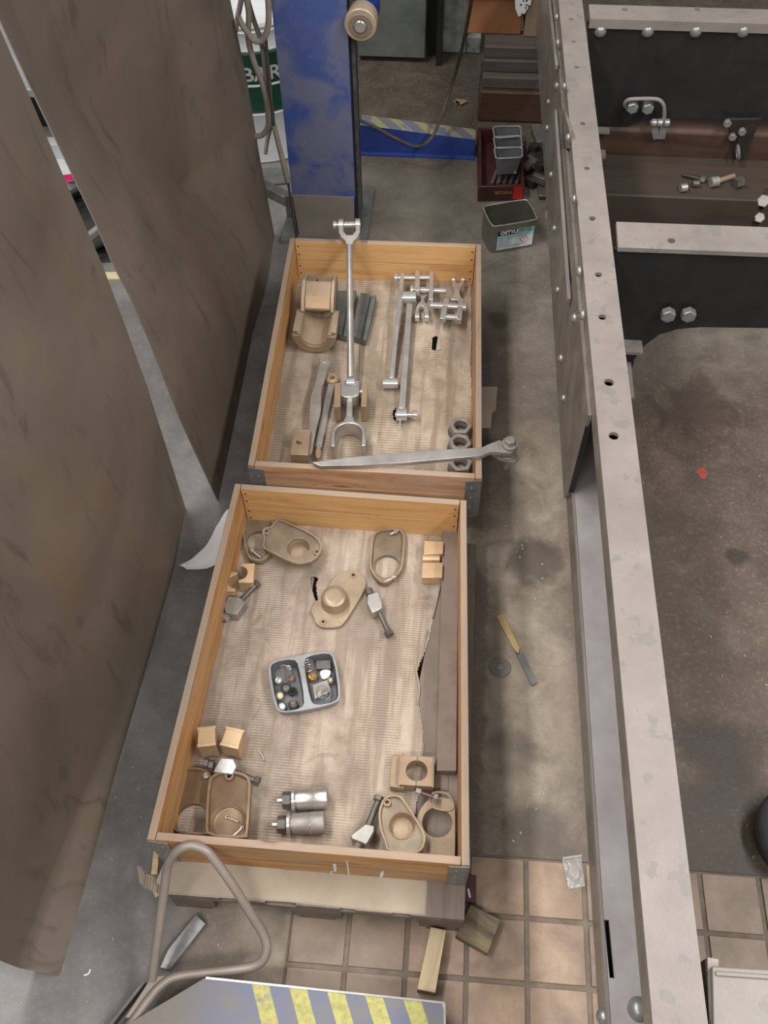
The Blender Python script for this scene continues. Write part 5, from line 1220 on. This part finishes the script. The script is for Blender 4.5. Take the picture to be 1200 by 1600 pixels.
for k, (q, lb) in enumerate((([(770, 198), (813, 197), (815, 213), (773, 216)], 'rearmost grey plastic bin in the red crate'), ([(771, 214), (814, 212), (816, 230), (774, 232)], 'middle grey plastic bin in the red crate'), ([(772, 231), (816, 230), (816, 246), (775, 248)], 'front grey plastic bin in the red crate'))):
    zt = .19; P = pz(q, zt); P = P if sarea(P) > 0 else P[::-1]
    P = chaikin(P, 1, .1); bm = B(); n = len(P); top = [bm.bm.verts.new((p.x, p.y, zt)) for p in P]; P2 = inset(P, .018); bot = [bm.bm.verts.new((p.x, p.y, .09)) for p in P2]
    for i in range(n): bm._f([top[i], top[(i+1) % n], bot[(i+1) % n], bot[i]], (0, 1, 2, 3))
    bm._f(bot, range(n))
    rm = B().tube([Vector((p.x, p.y, zt)) for p in P], .004, 6, True)
    ct = B(); cc_ = sum(P, Vector((0, 0)))/n
    for s in range(14): ct.box((cc_.x+random.uniform(-.05, .05), cc_.y+random.uniform(-.03, .02), .097+random.uniform(0, .006)), (.014, .009, .008))
    thing('storage_bin', lb, 'bin', [('wall', bm, M_['greybin']), ('rim', rm, M_['trayplastic']), ('screws', ct, M_['steel'], {'kind': 'stuff'})], 'grey bins in the red crate')
for k in range(5):
    a, c = at(768+k*9.5, 288, .03), at(776+k*9.5, 268, .05)
    thing('steel_rod', 'dark steel rod %s in the front of the red crate' % ['at far left', 'second from left', 'in the middle', 'second from right', 'at far right'][k], 'rod', [('r', B().cyl(a, c, .010, n=10), M_['steeldark'])], 'rods in the red crate')
for k, (q0, q1, z, w_, h_, m, lb) in enumerate((((826, 230), (842, 232), .03, .10, .05, 'iron', 'grey flat scrap plate beside the red crate'), ((823, 246), (838, 262), .04, .14, .06, 'black_iron', 'dark clamp casting right of the red crate'), ((832, 275), (845, 282), .03, .12, .05, 'black_iron', 'small dark iron piece in front of the clamp casting'), ((836, 200), (846, 228), .08, .05, .05, 'iron', 'upright grey steel piece near the chassis'), ((846, 240), (852, 308), .02, .07, .02, 'steeldark', 'dark flat bar lying along the chassis by the scrap'), ((820, 262), (836, 250), .07, .04, .03, 'steeldark', 'short bent lever on the clamp casting'))):
    a, c = at(*q0, z), at(*q1, z)
    pr = [('body', B().bar(a, c, w_, h_), M_[m], {'bevel': .006})]
    if k in (1, 2): pr.append(('jaw', B().bar(a+Vector((0, -.05, .03)), c+Vector((.02, -.05, .03)), .03, .04), M_['steeldark'], {'bevel': .004})); pr.append(('boss', B().cyl(a+Vector((.03, .02, .02)), a+Vector((.03, .02, .06)), .025, n=14), M_['black_iron']))
    thing('scrap_metal_piece', lb, 'scrap', pr, 'scrap beside the red crate')
thing('wood_chip', 'pale wood chip beside the chassis below the scrap', 'wood', [('c', B().plate(outline([(855, 325), (862, 328), (864, 342), (856, 340), (852, 334)], .02), (), .002, .02), M_['offcut'])])
# timbers and planks right back
yS = at(800, 192).y
x0s, x1s = at(746, 191).x, 1.17
zS = aty(800, 125, yS).z
thing('sleeper_block', 'large dark brown timber block behind the red crate', 'timber', [('b', B().bb(x0s, x1s, yS, yS+.3, .001, zS*.72), M_['timber_b'], {'bevel': .01})])
zz_ = zS*.72
yy_ = yS+.02
tops = [122, 96, 74, 55]
yprev = aty(800, 122, yS)
for k in range(3):
    zt = .32+.07*k; zt = zz_+.06*(k+1)
    ya = at(800, tops[k], zt).y; yb = at(800, tops[k+1], zt).y+.05
    thing('plank', ['lowest grey plank on the dark timber block', 'middle grey plank behind the dark timber block', 'topmost grey plank under the cardboard box'][k], 'plank', [('b', B().bb(x0s+.01, x1s+.02, ya, yb, zt-.058, zt), M_['plank'], {'bevel': .004})], 'stacked planks')
zb = zt+.002; yb0 = at(770, 53, zb).y
xa, xb = aty(727, 50, yb0).x, aty(815, 50, yb0).x
thing('cardboard_box', 'orange-brown cardboard box on the planks at the top', 'box', [('front', B().bb(xa, aty(815, 40, yb0).x, yb0, yb0+.25, zb, zb+.45), M_['cardbox'], {'bevel': .004}), ('flap', B().bb(aty(722, 3, yb0).x, xb, yb0-.03, yb0, zb+.19, zb+.2), M_['timber_b'])])
thing('cardboard_box', 'dull tan cardboard box right of the orange-brown one at the top', 'box', [('b', B().bb(xb+.01, xb+.10, yb0-.02, yb0+.2, zb, zb+.35), M_['cardtan'], {'bevel': .004})])
# dotted cloth
dc = yplate([xz(804, -12, yb0-.04), xz(833, -12, yb0-.04), xz(829, 8, yb0-.04), xz(820, 22, yb0-.04), xz(810, 27, yb0-.04), xz(805, 14, yb0-.04)], yb0-.035, .004)
t = NT('dotted_cloth'); vo = t.node('ShaderNodeTexVoronoi'); t.link(t.wcoord(), vo.inputs[0]); vo.inputs['Scale'].default_value = 55
M_['dots'] = t.fin(t.mix(t.smooth(vo.outputs['Distance'], .25, .35), '#3a3a3a', '#d5d4d0'), .8)
thing('dotted_cloth', 'white cloth corner with black dots hanging over the cardboard box at the top', 'cloth', [('c', dc, M_['dots'])])
# grey-green cabinet, black post, whitewashed foot
yk = at(610, 98).y
thing('steel_cabinet', 'grey-green steel cabinet side at the top behind the roller', 'cabinet', [('body', B().bb(.06, at(664, 100).x, yk, yk+.5, .03, 1.3), M_['greencab'], {'bevel': .006}), ('plinth', B().bb(.08, .43, yk+.02, yk+.48, .001, .03), M_['cabdark'])])
xp0, xp1 = at(665, 92).x, at(690, 92).x
thing('black_post', 'black steel post between the cabinet and the whitewashed base at the top', 'post', [('web', B().bb(xp0+.008, xp1, yk+.10, yk+.115, 0.001, 1.6), M_['cabdark']), ('flange', B().bb(xp1-.03, xp1, yk-.02, yk+.099, .001, 1.6), M_['cabdark'])])
yw = at(715, 83).y
thing('masonry_base', 'whitewashed flaking masonry base at the top', 'masonry', [('pier', B().bb(at(690, 83).x, at(728, 83).x, yw, yw+.4, .001, 1.2), M_['whitewash'], {'bevel': .006}), ('step', B().bb(at(728, 83).x+.002, at(750, 83).x, yw+.0, yw+.35, .001, aty(740, 58, yw).z), M_['whitewash'], {'bevel': .006})])
# leaf and cable
lf_ = B()
for q in ([(708, 158), (714, 154), (721, 155), (717, 158), (714, 162)], [(717, 157), (723, 155), (732, 158), (726, 160), (720, 163)], [(712, 156), (716, 159), (713, 164), (711, 162)]):
    lf_.plate(pz(q, .012), (), .009, .012)
thing('dry_leaf', 'curled dry leaf on the dark floor at the top', 'leaf', [('l', lf_, M_['leaf'])])
cp = [aty(735, -30, 4.4), aty(733, 15, 4.35), aty(727, 50, 4.3), aty(718, 90, 4.2), aty(708, 130, 4.05), at(696, 170, .14), at(684, 200, .10), at(676, 215, .09)]
cp = [at(740, -30, 1.2), at(735, 10, .95), at(727, 52, .72), at(718, 92, .5), at(707, 130, .34), at(694, 168, .235), at(684, 196, .2), at(676, 213, .17), at(665, 225, .14), at(652, 229, .12), at(637, 225, .13), at(610, 212, .17), at(585, 198, .21), at(562, 188, .24)]
thing('cable', 'dark cable hanging in a loop over the far blue ramp', 'cable', [('c', B().tube(spline(cp, 6), .0085, 8), M_['cable_dark'])])
# drum
yd = at(395, 255).y; R_ = .29; dx_ = at(408, 255).x-.03; dc_ = Vector((dx_, yd+R_, 0))
z1d, z2d, z3d = aty(395, 178, yd).z, aty(395, 84, yd).z, aty(380, 50, yd).z
Md = Matrix.Translation(dc_)
seg = lambda za, zb_, r=R_: B().lathe([(r, za), (r+.004, za+.008), (r, za+.016), (r, zb_-.016), (r+.004, zb_-.008), (r, zb_)], Md, 48)
txt = text_b('BARD', .105, Matrix.Identity(4), .001)
zt0 = aty(390, 127, yd).z; sx0 = aty(377, 118, yd).x-dc_.x
for v in txt.bm.verts:
    ang = (v.co.x+sx0)/R_; z_ = v.co.z; v.co = Vector((dc_.x+(R_+.002+abs(z_))*math.sin(ang), dc_.y-(R_+.002+abs(z_))*math.cos(ang), zt0+v.co.y*.9))
ul = B()
for k in range(12):
    a0_, a1_ = (sx0+k*.022)/R_, (sx0+(k+1)*.022)/R_
    P_ = [(dc_.x+(R_+.003)*math.sin(a), dc_.y-(R_+.003)*math.cos(a)) for a in (a0_, a1_)]
    vs = [ul.bm.verts.new((P_[i][0], P_[i][1], z)) for z in (zt0-.03, zt0-.018) for i in (0, 1)]; ul._f(vs, (0, 1, 3, 2))
lid = B().lathe([(0, z3d+.02), (R_-.03, z3d+.02), (R_-.02, z3d+.03), (R_, z3d+.03), (R_+.005, z3d+.015), (R_, z3d)], Md, 48)
thing('oil_drum', 'green and white steel drum with white letters behind the hoses', 'drum', [('lower_body', seg(.001, z1d), M_['drumwhite']), ('green_band', seg(z1d, z2d), M_['drumgreen'], {'kids': [('lettering', txt, M_['drumlabel']), ('underline', ul, M_['drumlabel'])]}), ('upper_body', seg(z2d, z3d), M_['drumwhite']), ('lid', lid, M_['drumwhite'])])
# canister behind the drum
yq = yd+.75
thing('white_canister', 'white canister with a dark opening behind the drum at the top', 'canister', [('body', B().bb(aty(365, 20, yq).x-.05, aty(408, 20, yq).x+.06, yq, yq+.3, .001, 1.5), M_['drumwhite'], {'bevel': .02}), ('opening', B().bb(aty(398, 30, yq).x, aty(412, 30, yq).x, yq-.003, yq-.001, aty(400, 44, yq).z, aty(400, 18, yq).z), M_['black'])])
# hoses
yh_ = yc-.03
def hose(lb, pts, y, r, m='cable', yv=0): thing('hose', lb, 'hose', [('h', B().tube(spline([aty(p[0], p[1], y+yv*i) for i, p in enumerate(pts)], 6), r, 9), M_[m])], 'hoses on the lift column')
hose('thick grey hose crossing left at the top beside the column', [(379, -25), (377, 0), (371, 30), (367, 52), (362, 75)], yh_+.10, .011)
hose('long grey hose running down in front of the drum and looping back at its foot', [(384, -10), (389, 22), (388, 45), (389, 67), (397, 97), (409, 128), (416, 155), (419, 180), (419, 197), (412, 209), (402, 213), (394, 212)], yh_+.04, .012)
hose('grey hose hanging in a round loop beside the blue column', [(416, -20), (419, 0), (420, 27), (417, 50), (408, 64), (395, 62), (386, 50), (378, 38), (372, 26)], yh_, .012)
hose('dark grey hose slanting behind the round loop', [(384, -15), (390, 10), (398, 36), (405, 56), (411, 80), (414, 110), (417, 150), (422, 195)], yh_+.12, .010)
hose('thin hose ending at the column foot', [(424, 195), (420, 210), (417, 225), (415, 240)], yh_+.16, .009)
a, c = aty(428, 196, yh_), aty(450, 284, yh_-.02)
thing('grey_conduit', 'straight grey conduit tube leaning on the left side of the blue column', 'tube', [('pipe', B().cyl(a, c, .011, .013, n=12), M_['cable']), ('upper_stem', B().cyl(aty(415, 60, yh_+.05), a, .007, n=8), M_['cable_dark']), ('lower_stem', B().cyl(c, Vector((c.x+.012, c.y, .03)), .006, n=8), M_['cable_dark'])])
thing('steel_angle', 'dark steel angle on the floor between the sheet and the blue column', 'steel', [('a', B().bar(at(408, 290, .03), at(452, 312, .03), .05, .05), M_['steeldark'], {'bevel': .004})])
thing('steel_plate', 'grey steel floor plate behind the column foot', 'steel', [('a', B().plate(pz([(398, 262), (448, 262), (452, 285), (402, 290)], .012), (), .002, .012), M_['iron'])])
# objects seen through the gap between the two sheets
def gapbox(nm, lb, cat, q, z, z0, m): thing(nm, lb, cat, [('b', B().plate(pz(q, z), (), z0, z), M_[m], {'bevel': .004})])
gapbox('workbench_top', 'long pale grey bench top seen through the upper gap between the sheets', 'bench', [(-40, 20), (20, 20), (75, 140), (20, 140)], .5, .46, 'aluminium')
gapbox('dark_box', 'dark box seen through the gap below the pale bench', 'box', [(20, 142), (75, 142), (85, 168), (35, 168)], .3, .001, 'cabdark')
gapbox('folding_table', 'tan flat table top seen through the gap between the sheets', 'panel', [(35, 170), (88, 170), (108, 214), (55, 214)], .2, .18, 'plinth')
gapbox('white_carton', 'small white carton seen through the gap between the sheets', 'box', [(60, 214), (105, 214), (110, 226), (65, 226)], .2, .05, 'drumwhite')
gapbox('tan_board', 'small tan board seen through the gap under the white carton', 'board', [(66, 228), (112, 228), (118, 240), (72, 240)], .15, .05, 'plinth')
gapbox('white_bottle', 'white plastic bottle shape with pink label seen through the gap', 'bottle', [(70, 243), (115, 243), (128, 273), (85, 276)], .12, .001, 'drumwhite')
gapbox('pink_box', 'small pink packet seen through the gap between the sheets', 'packet', [(96, 273), (112, 271), (116, 282), (100, 284)], .13, .122, 'pink')
cl2 = B()
for k in range(5): cl2.torus(None, .20-.01*k, .012, Matrix.Translation(at(138, 340, .02+.02*k)) @ Matrix.Rotation(.1*k, 4, 'X'), 36, 8)
thing('hose_coil', 'black coiled hose on the floor seen through the gap', 'hose', [('c', cl2, M_['rubber'])])
gapbox('black_mat', 'dark rubber mat under the coiled hose seen through the gap', 'mat', [(90, 284), (160, 284), (190, 408), (130, 408)], .008, .001, 'rubber')
a, c = at(120, 385, .15), at(165, 350, .15)
thing('chrome_pipe', 'short chrome pipe across the gap above the coiled hose', 'pipe', [('p', B().cyl(a, c, .022, n=14), M_['steelbright'])])
a, c = at(150, 431, .015), at(200, 431, .015)
thing('white_strip', 'pale strip lying on the floor at the lower part of the gap', 'strip', [('p', B().plate(pz([(150, 425), (205, 425), (208, 435), (152, 436)], .012), (), .001, .012), M_['cream'])])
